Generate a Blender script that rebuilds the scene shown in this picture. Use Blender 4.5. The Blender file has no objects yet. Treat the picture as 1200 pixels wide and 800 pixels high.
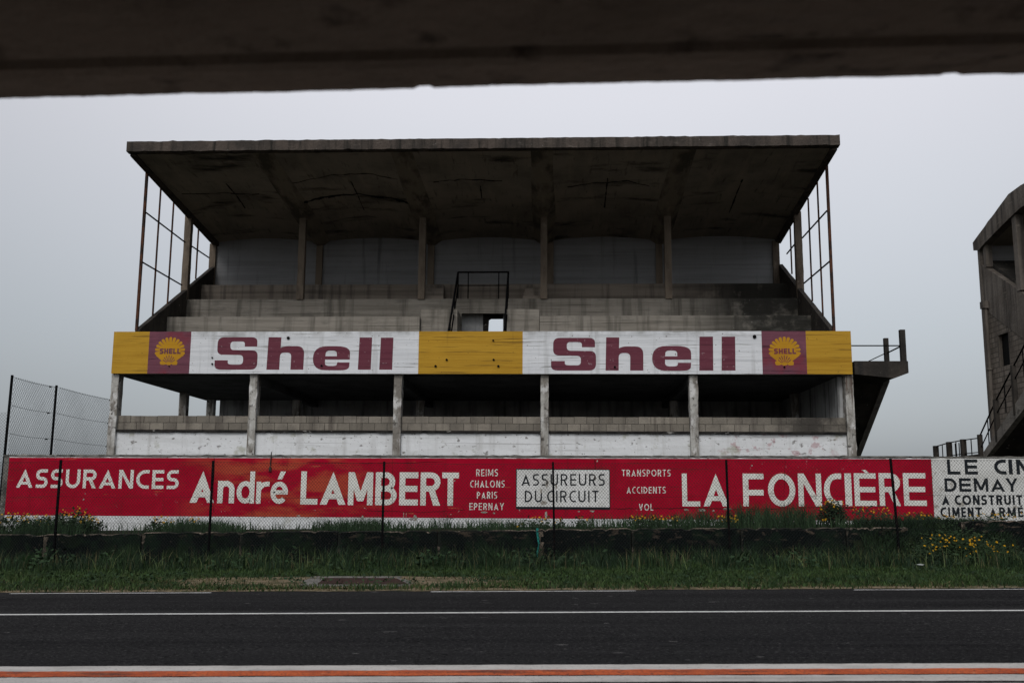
import bpy, bmesh, math, random
import numpy as np
from mathutils import Vector, Matrix
from mathutils.geometry import tessellate_polygon
random.seed(7); RNG = np.random.default_rng(11)
S = bpy.context.scene; COL = S.collection

# ------------------------------------------------------------------ camera
PITCH, YAW, ROLL, FPX, CAMZ = 0.158, 0.04464, 0.0066, 1167.0, 1.6
def _basis():
    cp, sp, cy, sy = math.cos(PITCH), math.sin(PITCH), math.cos(YAW), math.sin(YAW)
    fwd = Vector((-sy*cp, cy*cp, sp)); right = Vector((cy, sy, 0)); up = right.cross(fwd)
    c, s = math.cos(ROLL), math.sin(ROLL)
    return fwd, c*right + s*up, c*up - s*right
FWD, RIGHT, UP = _basis()
EYE = Vector((0, 0, CAMZ))
def ray(px, py): return FWD + RIGHT*((px-600)/FPX) + UP*((400-py)/FPX)
def at(px, py, D):                       # photo direction met with the plane y = D
    r = ray(px, py); return EYE + r*(D/r.y)
def atx(px, py, X):                      # ... with the plane x = X
    r = ray(px, py); return EYE + r*(X/r.x)
GR = 0.012                               # the road climbs gently to the right
def gz(x): return GR*max(-60, min(60, x))
def atg(px, py, lift=0.0):               # ... with the ground
    r = ray(px, py); return EYE + r*((lift - CAMZ)/(r.z - GR*r.x))
cd = bpy.data.cameras.new('camera'); cam = bpy.data.objects.new('camera', cd); COL.objects.link(cam)
M = Matrix((RIGHT, UP, -FWD)).transposed().to_4x4(); M.translation = EYE
cam.matrix_world = M
cd.sensor_width = 36; cd.lens = 36*FPX/1200; cd.sensor_fit = 'HORIZONTAL'; cd.clip_start = 0.05; cd.clip_end = 3000
cd.dof.use_dof = True; cd.dof.focus_distance = 30; cd.dof.aperture_fstop = 2.4
S.camera = cam

# ------------------------------------------------------------------ materials
def srgb(r, g, b):
    f = lambda c: (c/255/12.92 if c/255 <= .04045 else ((c/255+.055)/1.055)**2.4)
    return (f(r), f(g), f(b), 1)
def mat(name, base, layers=(), rough=.95, bump=0.0, bump_scale=30, spec=.08, metal=0.0, island=0.0, brick=None, bump_vec=(1, 1, 1)):
    """layers: dict(c=colour, s=noise scale, v=(sx,sy,sz) stretch, lo, hi, f=strength, m=(axis, a, b) soft mask along a world axis, d=detail)"""
    m = bpy.data.materials.new(name); m.use_nodes = True; nt = m.node_tree; N, L = nt.nodes, nt.links
    bs = N['Principled BSDF']; bs.inputs['Roughness'].default_value = rough
    bs.inputs['Specular IOR Level'].default_value = spec; bs.inputs['Metallic'].default_value = metal
    geo = N.new('ShaderNodeNewGeometry'); pos = geo.outputs['Position']
    sep = None
    rgb = N.new('ShaderNodeRGB'); rgb.outputs[0].default_value = base if len(base) == 4 else (*base, 1)
    cur = rgb.outputs[0]
    if island:
        hs = N.new('ShaderNodeHueSaturation'); mr = N.new('ShaderNodeMapRange')
        mr.inputs['To Min'].default_value = 1-island; mr.inputs['To Max'].default_value = 1+island
        L.new(geo.outputs['Random Per Island'], mr.inputs['Value']); L.new(mr.outputs[0], hs.inputs['Value'])
        L.new(cur, hs.inputs['Color']); cur = hs.outputs[0]
    if brick:
        sp = N.new('ShaderNodeSeparateXYZ'); L.new(pos, sp.inputs[0]); cb = N.new('ShaderNodeCombineXYZ')
        L.new(sp.outputs[brick['u']], cb.inputs[0]); L.new(sp.outputs[2], cb.inputs[1])
        bt = N.new('ShaderNodeTexBrick'); L.new(cb.outputs[0], bt.inputs['Vector'])
        bt.inputs['Color1'].default_value = (*brick['c1'], 1); bt.inputs['Color2'].default_value = (*brick['c2'], 1)
        bt.inputs['Mortar'].default_value = (*brick['mortar'], 1); bt.inputs['Scale'].default_value = 1
        bt.inputs['Brick Width'].default_value = brick['w']; bt.inputs['Row Height'].default_value = brick['h']
        bt.inputs['Mortar Size'].default_value = brick.get('ms', .01); cur = bt.outputs[0]
    for k, l in enumerate(layers):
        mp = N.new('ShaderNodeMapping'); mp.inputs['Scale'].default_value = l.get('v', (1, 1, 1))
        mp.inputs['Location'].default_value = (k*7.3+l.get('o', 0), k*3.1, k*5.7)
        L.new(pos, mp.inputs['Vector'])
        nz = N.new('ShaderNodeTexNoise'); nz.inputs['Scale'].default_value = l.get('s', 1); nz.inputs['Detail'].default_value = l.get('d', 6)
        nz.inputs['Roughness'].default_value = l.get('r', .6)
        L.new(mp.outputs[0], nz.inputs['Vector'])
        mr = N.new('ShaderNodeMapRange'); mr.inputs['From Min'].default_value = l.get('lo', .4); mr.inputs['From Max'].default_value = l.get('hi', .6)
        mr.inputs['To Max'].default_value = l.get('f', 1); L.new(nz.outputs[0], mr.inputs['Value'])
        fac = mr.outputs[0]
        for mk in ([l['m']] if 'm' in l and isinstance(l['m'], tuple) else l.get('m', [])):
            if sep is None:
                sep = N.new('ShaderNodeSeparateXYZ'); L.new(pos, sep.inputs[0])
            r2 = N.new('ShaderNodeMapRange'); r2.inputs['From Min'].default_value = mk[1]; r2.inputs['From Max'].default_value = mk[2]
            L.new(sep.outputs['xyz'.index(mk[0])], r2.inputs['Value'])
            mu = N.new('ShaderNodeMath'); mu.operation = 'MULTIPLY'; L.new(fac, mu.inputs[0]); L.new(r2.outputs[0], mu.inputs[1]); fac = mu.outputs[0]
        mx = N.new('ShaderNodeMix'); mx.data_type = 'RGBA'
        L.new(fac, mx.inputs['Factor']); L.new(cur, mx.inputs['A']); mx.inputs['B'].default_value = (*l['c'][:3], 1)
        cur = mx.outputs['Result']
    L.new(cur, bs.inputs['Base Color'])
    if bump:
        mp = N.new('ShaderNodeMapping'); mp.inputs['Scale'].default_value = bump_vec; L.new(pos, mp.inputs['Vector'])
        nz = N.new('ShaderNodeTexNoise'); nz.inputs['Scale'].default_value = bump_scale; nz.inputs['Detail'].default_value = 8
        L.new(mp.outputs[0], nz.inputs['Vector'])
        b = N.new('ShaderNodeBump'); b.inputs['Strength'].default_value = bump; b.inputs['Distance'].default_value = .03
        L.new(nz.outputs[0], b.inputs['Height']); L.new(b.outputs[0], bs.inputs['Normal'])
    return m
BOARD = (.12, .5, 5)        # long horizontal board marks
STREAK = (3.2, 3.2, .22)    # vertical water streaks
conc = mat('concrete_grey_brown', (.20, .185, .165), [
    dict(c=(.10, .095, .085), s=1.1, v=BOARD, lo=.40, hi=.72, f=.75), dict(c=(.28, .265, .235), s=.9, lo=.5, hi=.75, f=.6),
    dict(c=(.035, .033, .03), s=1.0, v=STREAK, lo=.52, hi=.72, f=.85), dict(c=(.03, .03, .028), s=2.4, lo=.60, hi=.70, f=.7)], bump=.5, bump_scale=6, bump_vec=(.3, 1, 4))
tierc = mat('terrace_concrete', (.25, .23, .20), [
    dict(c=(.13, .12, .10), s=1.4, v=BOARD, lo=.42, hi=.7, f=.8), dict(c=(.33, .31, .275), s=.7, lo=.5, hi=.75, f=.6),
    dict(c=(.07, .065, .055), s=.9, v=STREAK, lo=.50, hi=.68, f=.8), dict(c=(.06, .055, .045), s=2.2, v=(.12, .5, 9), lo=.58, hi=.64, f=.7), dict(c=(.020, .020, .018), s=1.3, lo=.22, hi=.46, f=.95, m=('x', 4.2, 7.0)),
    dict(c=(.3, .29, .26), s=9, lo=.68, hi=.72, f=.7, m=('x', 4.0, 6.5)), dict(c=(.10, .095, .085), s=2.6, v=(.6, .6, 1.4), lo=.55, hi=.70, f=.5)], bump=.5, bump_scale=5, bump_vec=(.3, 1, 4))
tierd = mat('terrace_concrete_brown', (.22, .19, .16), [
    dict(c=(.11, .095, .08), s=1.4, v=BOARD, lo=.42, hi=.7, f=.8), dict(c=(.035, .03, .028), s=.9, v=STREAK, lo=.5, hi=.7, f=.7),
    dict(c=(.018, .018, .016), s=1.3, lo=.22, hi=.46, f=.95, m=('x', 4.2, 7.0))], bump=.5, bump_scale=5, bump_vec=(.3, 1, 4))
roofc = mat('roof_soffit_concrete', (.25, .22, .18), [
    dict(c=(.15, .133, .11), s=.55, lo=.42, hi=.66, f=.9), dict(c=(.31, .265, .205), s=2.0, v=(1, .15, 1), lo=.5, hi=.75, f=.7),
    dict(c=(.025, .024, .021), s=.8, v=(.5, 1.5, 1), lo=.56, hi=.68, f=.9), dict(c=(.04, .036, .03), s=5, v=(1.5, .2, 1), lo=.58, hi=.7, f=.6)], bump=.5, bump_scale=5, bump_vec=(2, .3, 1))
ribc = mat('roof_rib_concrete', (.19, .162, .125), [dict(c=(.06, .054, .045), s=1.3, v=(1.2, .5, 1), lo=.44, hi=.60, f=.85), dict(c=(.26, .22, .17), s=3, v=(1.5, .4, 1), lo=.58, hi=.7, f=.7)], bump=.6, bump_scale=8)
roofe = mat('roof_edge_concrete', (.085, .070, .060), [
    dict(c=(.045, .04, .036), s=1.2, v=(1, 1, 1), lo=.42, hi=.65, f=.9), dict(c=(.15, .13, .115), s=2.4, v=(1, 1, 2), lo=.58, hi=.72, f=.7),
    dict(c=(.02, .02, .018), s=1.6, v=STREAK, lo=.5, hi=.66, f=.85), dict(c=(.35, .34, .32), s=14, lo=.70, hi=.74, f=.8)], bump=.8, bump_scale=14)
backw = mat('back_wall_blue_grey', (.235, .24, .248), [
    dict(c=(.16, .163, .168), s=1.6, v=(.15, .5, 6), lo=.42, hi=.7, f=.75), dict(c=(.30, .305, .315), s=.6, lo=.5, hi=.75, f=.5),
    dict(c=(.06, .06, .065), s=1.1, v=STREAK, lo=.58, hi=.75, f=.6)], bump=.4, bump_scale=5, bump_vec=(.3, 1, 5))
postc = mat('post_brown_concrete', (.165, .135, .105), [
    dict(c=(.07, .055, .045), s=2.4, v=(1, 1, .3), lo=.45, hi=.65, f=.8), dict(c=(.26, .22, .18), s=4, lo=.6, hi=.75, f=.6)], bump=.5, bump_scale=14)
colw = mat('column_worn_white', (.40, .395, .37), [
    dict(c=(.17, .155, .135), s=2.2, v=(1.5, 1.5, .4), lo=.44, hi=.56, f=.9), dict(c=(.62, .62, .61), s=3.5, v=(1, 1, .6), lo=.55, hi=.62, f=.75),
    dict(c=(.05, .045, .04), s=6, lo=.58, hi=.65, f=.85), dict(c=(.08, .05, .04), s=2, v=(5, 5, .3), lo=.56, hi=.66, f=.8)], bump=.8, bump_scale=12)
white = mat('whitewash', (.70, .72, .735), [
    dict(c=(.58, .595, .60), s=1.3, v=(.3, 1, 3), lo=.42, hi=.62, f=.8), dict(c=(.40, .40, .39), s=.9, v=STREAK, lo=.54, hi=.72, f=.6),
    dict(c=(.30, .30, .30), s=1.2, v=(.10, 1, 9), lo=.60, hi=.64, f=.7), dict(c=(.14, .13, .12), s=4.5, v=(1, 1, 1.6), lo=.61, hi=.66, f=.8), dict(c=(.33, .12, .14), s=3.2, v=(1, 1, 1), lo=.56, hi=.61, f=.5, m=[('x', 4.8, 5.6), ('x', 9.2, 8.4)]),
    dict(c=(.30, .30, .22), s=1.6, lo=.59, hi=.68, f=.6), dict(c=(.09, .085, .08), s=12, lo=.64, hi=.68, f=.8)], bump=.5, bump_scale=8)
white2 = mat('fascia_white_paint', (.68, .70, .725), [
    dict(c=(.55, .57, .595), s=1.2, v=(.12, 1, 6), lo=.44, hi=.64, f=.85), dict(c=(.38, .39, .39), s=1.0, v=STREAK, lo=.53, hi=.70, f=.65),
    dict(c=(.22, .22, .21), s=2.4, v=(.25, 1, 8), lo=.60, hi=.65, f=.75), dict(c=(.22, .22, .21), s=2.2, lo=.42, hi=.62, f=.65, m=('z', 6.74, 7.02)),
    dict(c=(.12, .11, .10), s=10, lo=.645, hi=.68, f=.85)], bump=.5, bump_scale=6, bump_vec=(.2, 1, 6))
yellow = mat('fascia_yellow_paint', (.44, .255, .032), [
    dict(c=(.30, .155, .016), s=1.2, v=(.15, 1, 6), lo=.45, hi=.7, f=.8), dict(c=(.50, .29, .035), s=.9, lo=.5, hi=.7, f=.5),
    dict(c=(.13, .075, .02), s=2.4, v=(.2, 1, 8), lo=.59, hi=.64, f=.75), dict(c=(.08, .05, .02), s=11, lo=.65, hi=.68, f=.8), dict(c=(.10, .06, .02), s=1.2, v=STREAK, lo=.64, hi=.75, f=.6)], bump=.3, bump_scale=6, bump_vec=(.3, 1, 5))
purple = mat('fascia_purple_paint', (.155, .060, .083), [
    dict(c=(.11, .042, .058), s=1.2, v=(.15, 1, 6), lo=.45, hi=.7, f=.8), dict(c=(.24, .09, .12), s=1.5, lo=.56, hi=.72, f=.6),
    dict(c=(.21, .03, .04), s=1.0, lo=.5, hi=.65, f=.6), dict(c=(.05, .02, .03), s=2.4, v=(.2, 1, 8), lo=.59, hi=.64, f=.7)], bump=.3, bump_scale=6, bump_vec=(.3, 1, 5))
emby = mat('emblem_yellow_paint', (.46, .24, .02), [dict(c=(.34, .17, .02), s=2, v=(.3, 1, 5), lo=.45, hi=.7, f=.7)])
letp = mat('lettering_plum_paint', (.140, .043, .060), [
    dict(c=(.105, .026, .042), s=1.2, v=(.15, 1, 6), lo=.45, hi=.7, f=.8), dict(c=(.235, .10, .125), s=2, v=(.6, 1, 3), lo=.57, hi=.72, f=.55),
    dict(c=(.05, .018, .025), s=2.4, v=(.2, 1, 8), lo=.60, hi=.65, f=.65), dict(c=(.36, .28, .30), s=9, lo=.64, hi=.68, f=.5)])
red = mat('red_wall_paint', (.36, .0035, .023), [
    dict(c=(.285, .003, .016), s=.8, v=(.5, 1, 1.5), lo=.42, hi=.68, f=.8), dict(c=(.44, .008, .032), s=2.0, lo=.52, hi=.7, f=.5),
    dict(c=(.43, .09, .04), s=.9, v=(.7, 1, 2.4), lo=.47, hi=.60, f=.7, m=[('x', -11.2, -9.4), ('x', -4.6, -6.4)]),
    dict(c=(.20, .02, .02), s=5, v=(.25, 1, 3), lo=.55, hi=.68, f=.5), dict(c=(.43, .10, .05), s=1.6, v=(.5, 1, 3), lo=.665, hi=.70, f=.7), dict(c=(.12, .01, .015), s=1.0, v=STREAK, lo=.58, hi=.75, f=.6),
    dict(c=(.42, .38, .36), s=4.5, v=(1, 1, 1.4), lo=.685, hi=.70, f=.75, m=('z', 1.75, 1.35)), dict(c=(.5, .22, .24), s=6, v=(2.0, 1, 1), lo=.64, hi=.68, f=.6, m=[('x', 5.2, 5.9), ('x', 9.2, 8.2), ('z', 2.35, 2.6)]),
    dict(c=(.06, .02, .02), s=3.0, v=(.15, 1, 5), lo=.66, hi=.69, f=.6)], bump=.25, bump_scale=6)
letw = mat('lettering_white_paint', (.74, .75, .70), [
    dict(c=(.60, .60, .55), s=1.7, lo=.45, hi=.68, f=.8), dict(c=(.36, .33, .29), s=2.6, v=(1, 1, 1.6), lo=.60, hi=.70, f=.6),
    dict(c=(.33, .05, .06), s=7, lo=.69, hi=.72, f=.6)])
signw = mat('sign_white_paint', (.72, .73, .72), [
    dict(c=(.46, .46, .43), s=1.4, lo=.45, hi=.7, f=.7), dict(c=(.25, .22, .18), s=1.5, v=(2.4, 1, .6), lo=.60, hi=.68, f=.75, m=[('x', -.6, .1), ('x', 2.0, 1.2)])], bump=.2, bump_scale=8)
wallw = mat('white_wall_paint', (.66, .67, .65), [
    dict(c=(.43, .43, .40), s=1.0, lo=.45, hi=.7, f=.8), dict(c=(.25, .23, .19), s=2.8, lo=.58, hi=.66, f=.75),
    dict(c=(.18, .16, .14), s=1.1, v=STREAK, lo=.60, hi=.75, f=.6)], bump=.3, bump_scale=8)
black = mat('lettering_black_paint', (.016, .02, .024), [dict(c=(.06, .06, .06), s=3, lo=.55, hi=.7, f=.6)])
coping = mat('wall_coping_concrete', (.17, .165, .15), [
    dict(c=(.05, .05, .045), s=3, lo=.45, hi=.62, f=.85), dict(c=(.36, .35, .33), s=6, v=(.6, 1, 1), lo=.6, hi=.68, f=.7)], bump=.8, bump_scale=12)
ledge = mat('ledge_shaded_concrete', (.028, .026, .024), [dict(c=(.012, .012, .012), s=3, lo=.45, hi=.6, f=.9), dict(c=(.3, .29, .27), s=7, v=(.6, 1, 1), lo=.63, hi=.68, f=.8)], bump=.7, bump_scale=12)  # near-black base puts the ledge's shade into its colour; pale spots are its own
block = mat('block_concrete', (.205, .185, .155), [
    dict(c=(.135, .122, .105), s=2.0, lo=.45, hi=.65, f=.7), dict(c=(.06, .05, .045), s=1.0, v=STREAK, lo=.54, hi=.74, f=.7),
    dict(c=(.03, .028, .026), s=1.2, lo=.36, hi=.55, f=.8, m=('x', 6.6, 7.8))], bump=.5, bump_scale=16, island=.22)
joint = mat('block_mortar', (.06, .055, .05))
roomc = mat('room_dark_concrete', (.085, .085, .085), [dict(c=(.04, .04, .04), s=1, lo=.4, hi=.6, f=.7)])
roomg = mat('room_wall_grey', (.36, .37, .37), [dict(c=(.2, .2, .2), s=.8, lo=.45, hi=.62, f=.8), dict(c=(.03, .03, .03), s=1.2, v=STREAK, lo=.5, hi=.7, f=.8)], bump=.3, bump_scale=6)
lowc = mat('low_wall_mossy_concrete', (.0055, .0085, .0078), [
    dict(c=(.009, .012, .010), s=1.4, lo=.45, hi=.65, f=.8), dict(c=(.004, .006, .006), s=.7, lo=.45, hi=.6, f=.8),
    dict(c=(.15, .115, .085), s=4.2, v=(.8, 1, 2.0), lo=.56, hi=.64, f=.8, m=('z', .5, .95)), dict(c=(.010, .022, .012), s=2.2, lo=.5, hi=.6, f=.7), dict(c=(.07, .055, .045), s=12, lo=.62, hi=.67, f=.7), dict(c=(.016, .03, .010), s=1.8, lo=.5, hi=.62, f=.8, m=('z', .7, .1))], bump=.8, bump_scale=9)
lowtop = mat('low_wall_worn_lit_edge', (.17, .14, .11), [dict(c=(.012, .016, .013), s=1.7, lo=.38, hi=.54, f=.97), dict(c=(.30, .24, .19), s=5, lo=.58, hi=.68, f=.8)], bump=.8, bump_scale=12)  # worn tan edge, base lightened to paint in light along the top
iron = mat('dark_iron', (.006, .0062, .0068), [dict(c=(.016, .012, .010), s=8, lo=.55, hi=.65, f=.7)], rough=1, spec=0)
rust = mat('rusty_iron', (.09, .04, .024), [dict(c=(.025, .02, .018), s=3, lo=.42, hi=.6, f=.9)], rough=.85)
wire = mat('fence_wire', (.018, .02, .022), rough=.8)
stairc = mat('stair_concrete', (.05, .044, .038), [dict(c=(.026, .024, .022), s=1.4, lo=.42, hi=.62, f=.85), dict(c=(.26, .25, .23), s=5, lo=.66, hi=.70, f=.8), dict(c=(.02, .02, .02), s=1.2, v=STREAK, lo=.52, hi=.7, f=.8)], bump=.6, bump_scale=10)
sidec = mat('side_wall_brown_concrete', (.13, .115, .10), [dict(c=(.08, .068, .056), s=1.1, lo=.42, hi=.65, f=.8), dict(c=(.03, .027, .025), s=1.0, v=STREAK, lo=.47, hi=.66, f=.85), dict(c=(.26, .23, .19), s=3, v=(1, .5, 2), lo=.62, hi=.72, f=.5)], bump=.6, bump_scale=10)
brickm = mat('side_wall_bricks', (.2, .16, .12), [dict(c=(.07, .06, .05), s=1.2, lo=.45, hi=.65, f=.6), dict(c=(.03, .027, .025), s=1.0, v=STREAK, lo=.55, hi=.72, f=.7)], bump=.4, bump_scale=12,
             brick=dict(u=1, c1=(.19, .165, .14), c2=(.14, .12, .10), mortar=(.075, .065, .055), w=.44, h=.2, ms=.02))
beamc = mat('lintel_concrete', (.42, .33, .265), [dict(c=(.28, .22, .175), s=1.4, lo=.42, hi=.65, f=.8), dict(c=(.09, .07, .06), s=5, lo=.58, hi=.68, f=.7), dict(c=(.36, .29, .25), s=3, v=(1, 4, 1), lo=.58, hi=.7, f=.6)], bump=.6, bump_scale=16)
asph = mat('asphalt', (.028, .028, .0288), [
    dict(c=(.0150, .0150, .0160), s=.5, v=(.12, 1.6, 1), lo=.4, hi=.65, f=.9), dict(c=(.033, .033, .034), s=.9, v=(.06, 2.2, 1), lo=.52, hi=.7, f=.7),
    dict(c=(.12, .118, .115), s=38, v=(.7, 1, 1), lo=.56, hi=.70, f=.6, d=4), dict(c=(.004, .004, .004), s=30, v=(.7, 1, 1), lo=.52, hi=.66, f=.8, d=4), dict(c=(.016, .016, .0165), s=.35, v=(.25, 1.2, 1), lo=.5, hi=.7, f=.5), dict(c=(.2, .195, .19), s=7, v=(.35, 1, 1), lo=.735, hi=.75, f=.6, d=2)], rough=1, bump=.7, bump_scale=70, spec=.0)
rwhite = mat('road_white_paint', (.58, .58, .57), [dict(c=(.40, .40, .39), s=6, lo=.45, hi=.65, f=.7), dict(c=(.10, .10, .10), s=28, lo=.60, hi=.66, f=.8, d=3)], bump=.3, bump_scale=60)
rwhite2 = mat('kerb_white_paint', (.54, .52, .49), [dict(c=(.42, .405, .38), s=4, v=(.5, 1, 1), lo=.42, hi=.65, f=.8), dict(c=(.12, .115, .11), s=34, v=(.8, 1, 1), lo=.58, hi=.66, f=.6, d=6), dict(c=(.22, .215, .20), s=2.5, v=(.3, 1, 1), lo=.56, hi=.68, f=.4)], bump=.4, bump_scale=50)
orange = mat('kerb_orange_paint', (.56, .125, .045), [dict(c=(.36, .07, .03), s=4, v=(.5, 1, 1), lo=.42, hi=.65, f=.8), dict(c=(.055, .04, .038), s=40, v=(.8, 1, 1), lo=.52, hi=.62, f=.75, d=6), dict(c=(.04, .034, .034), s=3.0, v=(.25, 1, 1), lo=.56, hi=.66, f=.7), dict(c=(.55, .25, .13), s=9, lo=.6, hi=.7, f=.6)], bump=.4, bump_scale=50)
soil = mat('verge_soil', (.012, .016, .008), [dict(c=(.03, .026, .016), s=1.2, lo=.5, hi=.66, f=.7), dict(c=(.014, .02, .009), s=3, lo=.45, hi=.6, f=.8)], bump=.8, bump_scale=14)
dirt = mat('bare_dirt', (.16, .125, .082), [dict(c=(.06, .055, .03), s=2.2, lo=.45, hi=.62, f=.8), dict(c=(.27, .225, .165), s=7, lo=.55, hi=.68, f=.7), dict(c=(.03, .04, .015), s=3.5, lo=.55, hi=.62, f=.8)], bump=.8, bump_scale=30)
grav = mat('gravel_concrete', (.17, .163, .15), [dict(c=(.06, .058, .055), s=9, lo=.48, hi=.62, f=.8), dict(c=(.22, .215, .20), s=14, lo=.58, hi=.68, f=.7)], bump=.8, bump_scale=40)
plate = mat('drain_plate', (.042, .025, .021), [dict(c=(.026, .018, .016), s=3, lo=.45, hi=.62, f=.8), dict(c=(.08, .06, .05), s=11, lo=.58, hi=.68, f=.6)], bump=.6, bump_scale=30)
def grassm(name, c1, c2, c3, isl=.35):
    return mat(name, c1, [dict(c=c2, s=.9, lo=.4, hi=.62, f=.85), dict(c=c3, s=2.2, lo=.56, hi=.70, f=.7)], rough=.7, island=isl, spec=.2)
g_tall = grassm('tall_grass', (.016, .036, .013), (.008, .020, .010), (.045, .068, .024), .6)
g_short = grassm('short_grass', (.032, .060, .016), (.016, .036, .012), (.080, .095, .032), .65)
g_light = grassm('pale_grass', (.085, .115, .042), (.055, .085, .03), (.12, .12, .06), .5)
g_dry = grassm('dry_grass', (.12, .098, .05), (.06, .07, .03), (.16, .14, .085))
g_berm = grassm('berm_grass', (.026, .056, .022), (.018, .040, .016), (.060, .09, .04), .5)
leafm = grassm('weed_leaves', (.017, .035, .011), (.010, .024, .009), (.034, .05, .018), .5)
leafw = grassm('broad_leaves', (.016, .038, .012), (.010, .026, .010), (.03, .052, .018), .5)
flow = mat('flower_yellow', (.50, .28, .012), [dict(c=(.38, .18, .01), s=5, lo=.45, hi=.6, f=.7)], island=.25)
tealm = mat('teal_cord', (.02, .22, .19), [dict(c=(.01, .10, .09), s=12, lo=.5, hi=.6, f=.8)], rough=.6)
paper = mat('pale_litter', (.26, .28, .27))
dark = mat('dark_void', (.006, .006, .006))

# ------------------------------------------------------------------ builders
ORG = {}
class MB:
    def __init__(s): s.v = []; s.f = []
    def quad(s, *p):
        n = len(s.v); s.v += [tuple(q) for q in p]; s.f.append(tuple(range(n, n+len(p)))); return s
    def box(s, x0, x1, y0, y1, z0, z1):
        return s.hexa([(x0, y0, z0), (x1, y0, z0), (x1, y1, z0), (x0, y1, z0)], [(x0, y0, z1), (x1, y0, z1), (x1, y1, z1), (x0, y1, z1)])
    def hexa(s, bot, top):               # two loops of n points
        n = len(s.v); k = len(bot); s.v += [tuple(p) for p in bot] + [tuple(p) for p in top]
        s.f.append(tuple(range(n+k-1, n-1, -1))); s.f.append(tuple(range(n+k, n+2*k)))
        for i in range(k): j = (i+1) % k; s.f.append((n+i, n+j, n+k+j, n+k+i))
        return s
    def prism_x(s, yz, x0, x1): return s.hexa([(x0, y, z) for y, z in yz], [(x1, y, z) for y, z in yz])
    def prism_y(s, xz, y0, y1): return s.hexa([(x, y0, z) for x, z in xz], [(x, y1, z) for x, z in xz])
    def tube(s, p0, p1, r, n=6, r1=None):
        p0, p1 = Vector(p0), Vector(p1); d = (p1-p0).normalized(); a = d.orthogonal().normalized(); b = d.cross(a); r1 = r if r1 is None else r1
        return s.hexa([p0+(a*math.cos(t)+b*math.sin(t))*r for t in [2*math.pi*i/n for i in range(n)]],
                      [p1+(a*math.cos(t)+b*math.sin(t))*r1 for t in [2*math.pi*i/n for i in range(n)]])
    def bar(s, p0, p1, w): return s.tube(p0, p1, w*.7071, 4)
    def build(s, name, m, parent=None, fix=True):
        me = bpy.data.meshes.new(name); o = bpy.data.objects.new(name, me); COL.objects.link(o)
        org = Vector((0, 0, 0))
        if parent is not None: o.parent = parent; org = ORG.get(parent.name, org)
        ORG[o.name] = org
        me.from_pydata([(x-org.x, y-org.y, z-org.z) for x, y, z in s.v], [], s.f)
        if fix:
            bm = bmesh.new(); bm.from_mesh(me); bmesh.ops.recalc_face_normals(bm, faces=bm.faces); bm.to_mesh(me); bm.free()
        me.materials.append(m); return o
def tag(o, label=None, cat=None, group=None, kind=None):
    if label: o['label'] = label
    if cat: o['category'] = cat
    if group: o['group'] = group
    if kind: o['kind'] = kind
    return o
def thing(name, label, cat, loc, group=None):
    o = bpy.data.objects.new(name, None); COL.objects.link(o); o.location = loc; o.empty_display_size = .3
    ORG[o.name] = Vector(loc); return tag(o, label, cat, group, 'thing')
def jag(o, cuts, amp, axes=(1, 2), sel=None, seed=1):
    """roughen a concrete arris: subdivide long edges and move the chosen vertices a little"""
    bm = bmesh.new(); bm.from_mesh(o.data); r = random.Random(seed)
    le = [e for e in bm.edges if e.calc_length() > 2]
    bmesh.ops.subdivide_edges(bm, edges=le, cuts=cuts, use_grid_fill=True)
    bmesh.ops.triangulate(bm, faces=[f for f in bm.faces if len(f.verts) > 4])
    for v in bm.verts:
        if sel is None or sel(v.co):
            k = r.random()**3
            for a in axes: v.co[a] += (r.random()-.3)*amp*(.3+2*k)
    bm.to_mesh(o.data); bm.free(); return o

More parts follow.
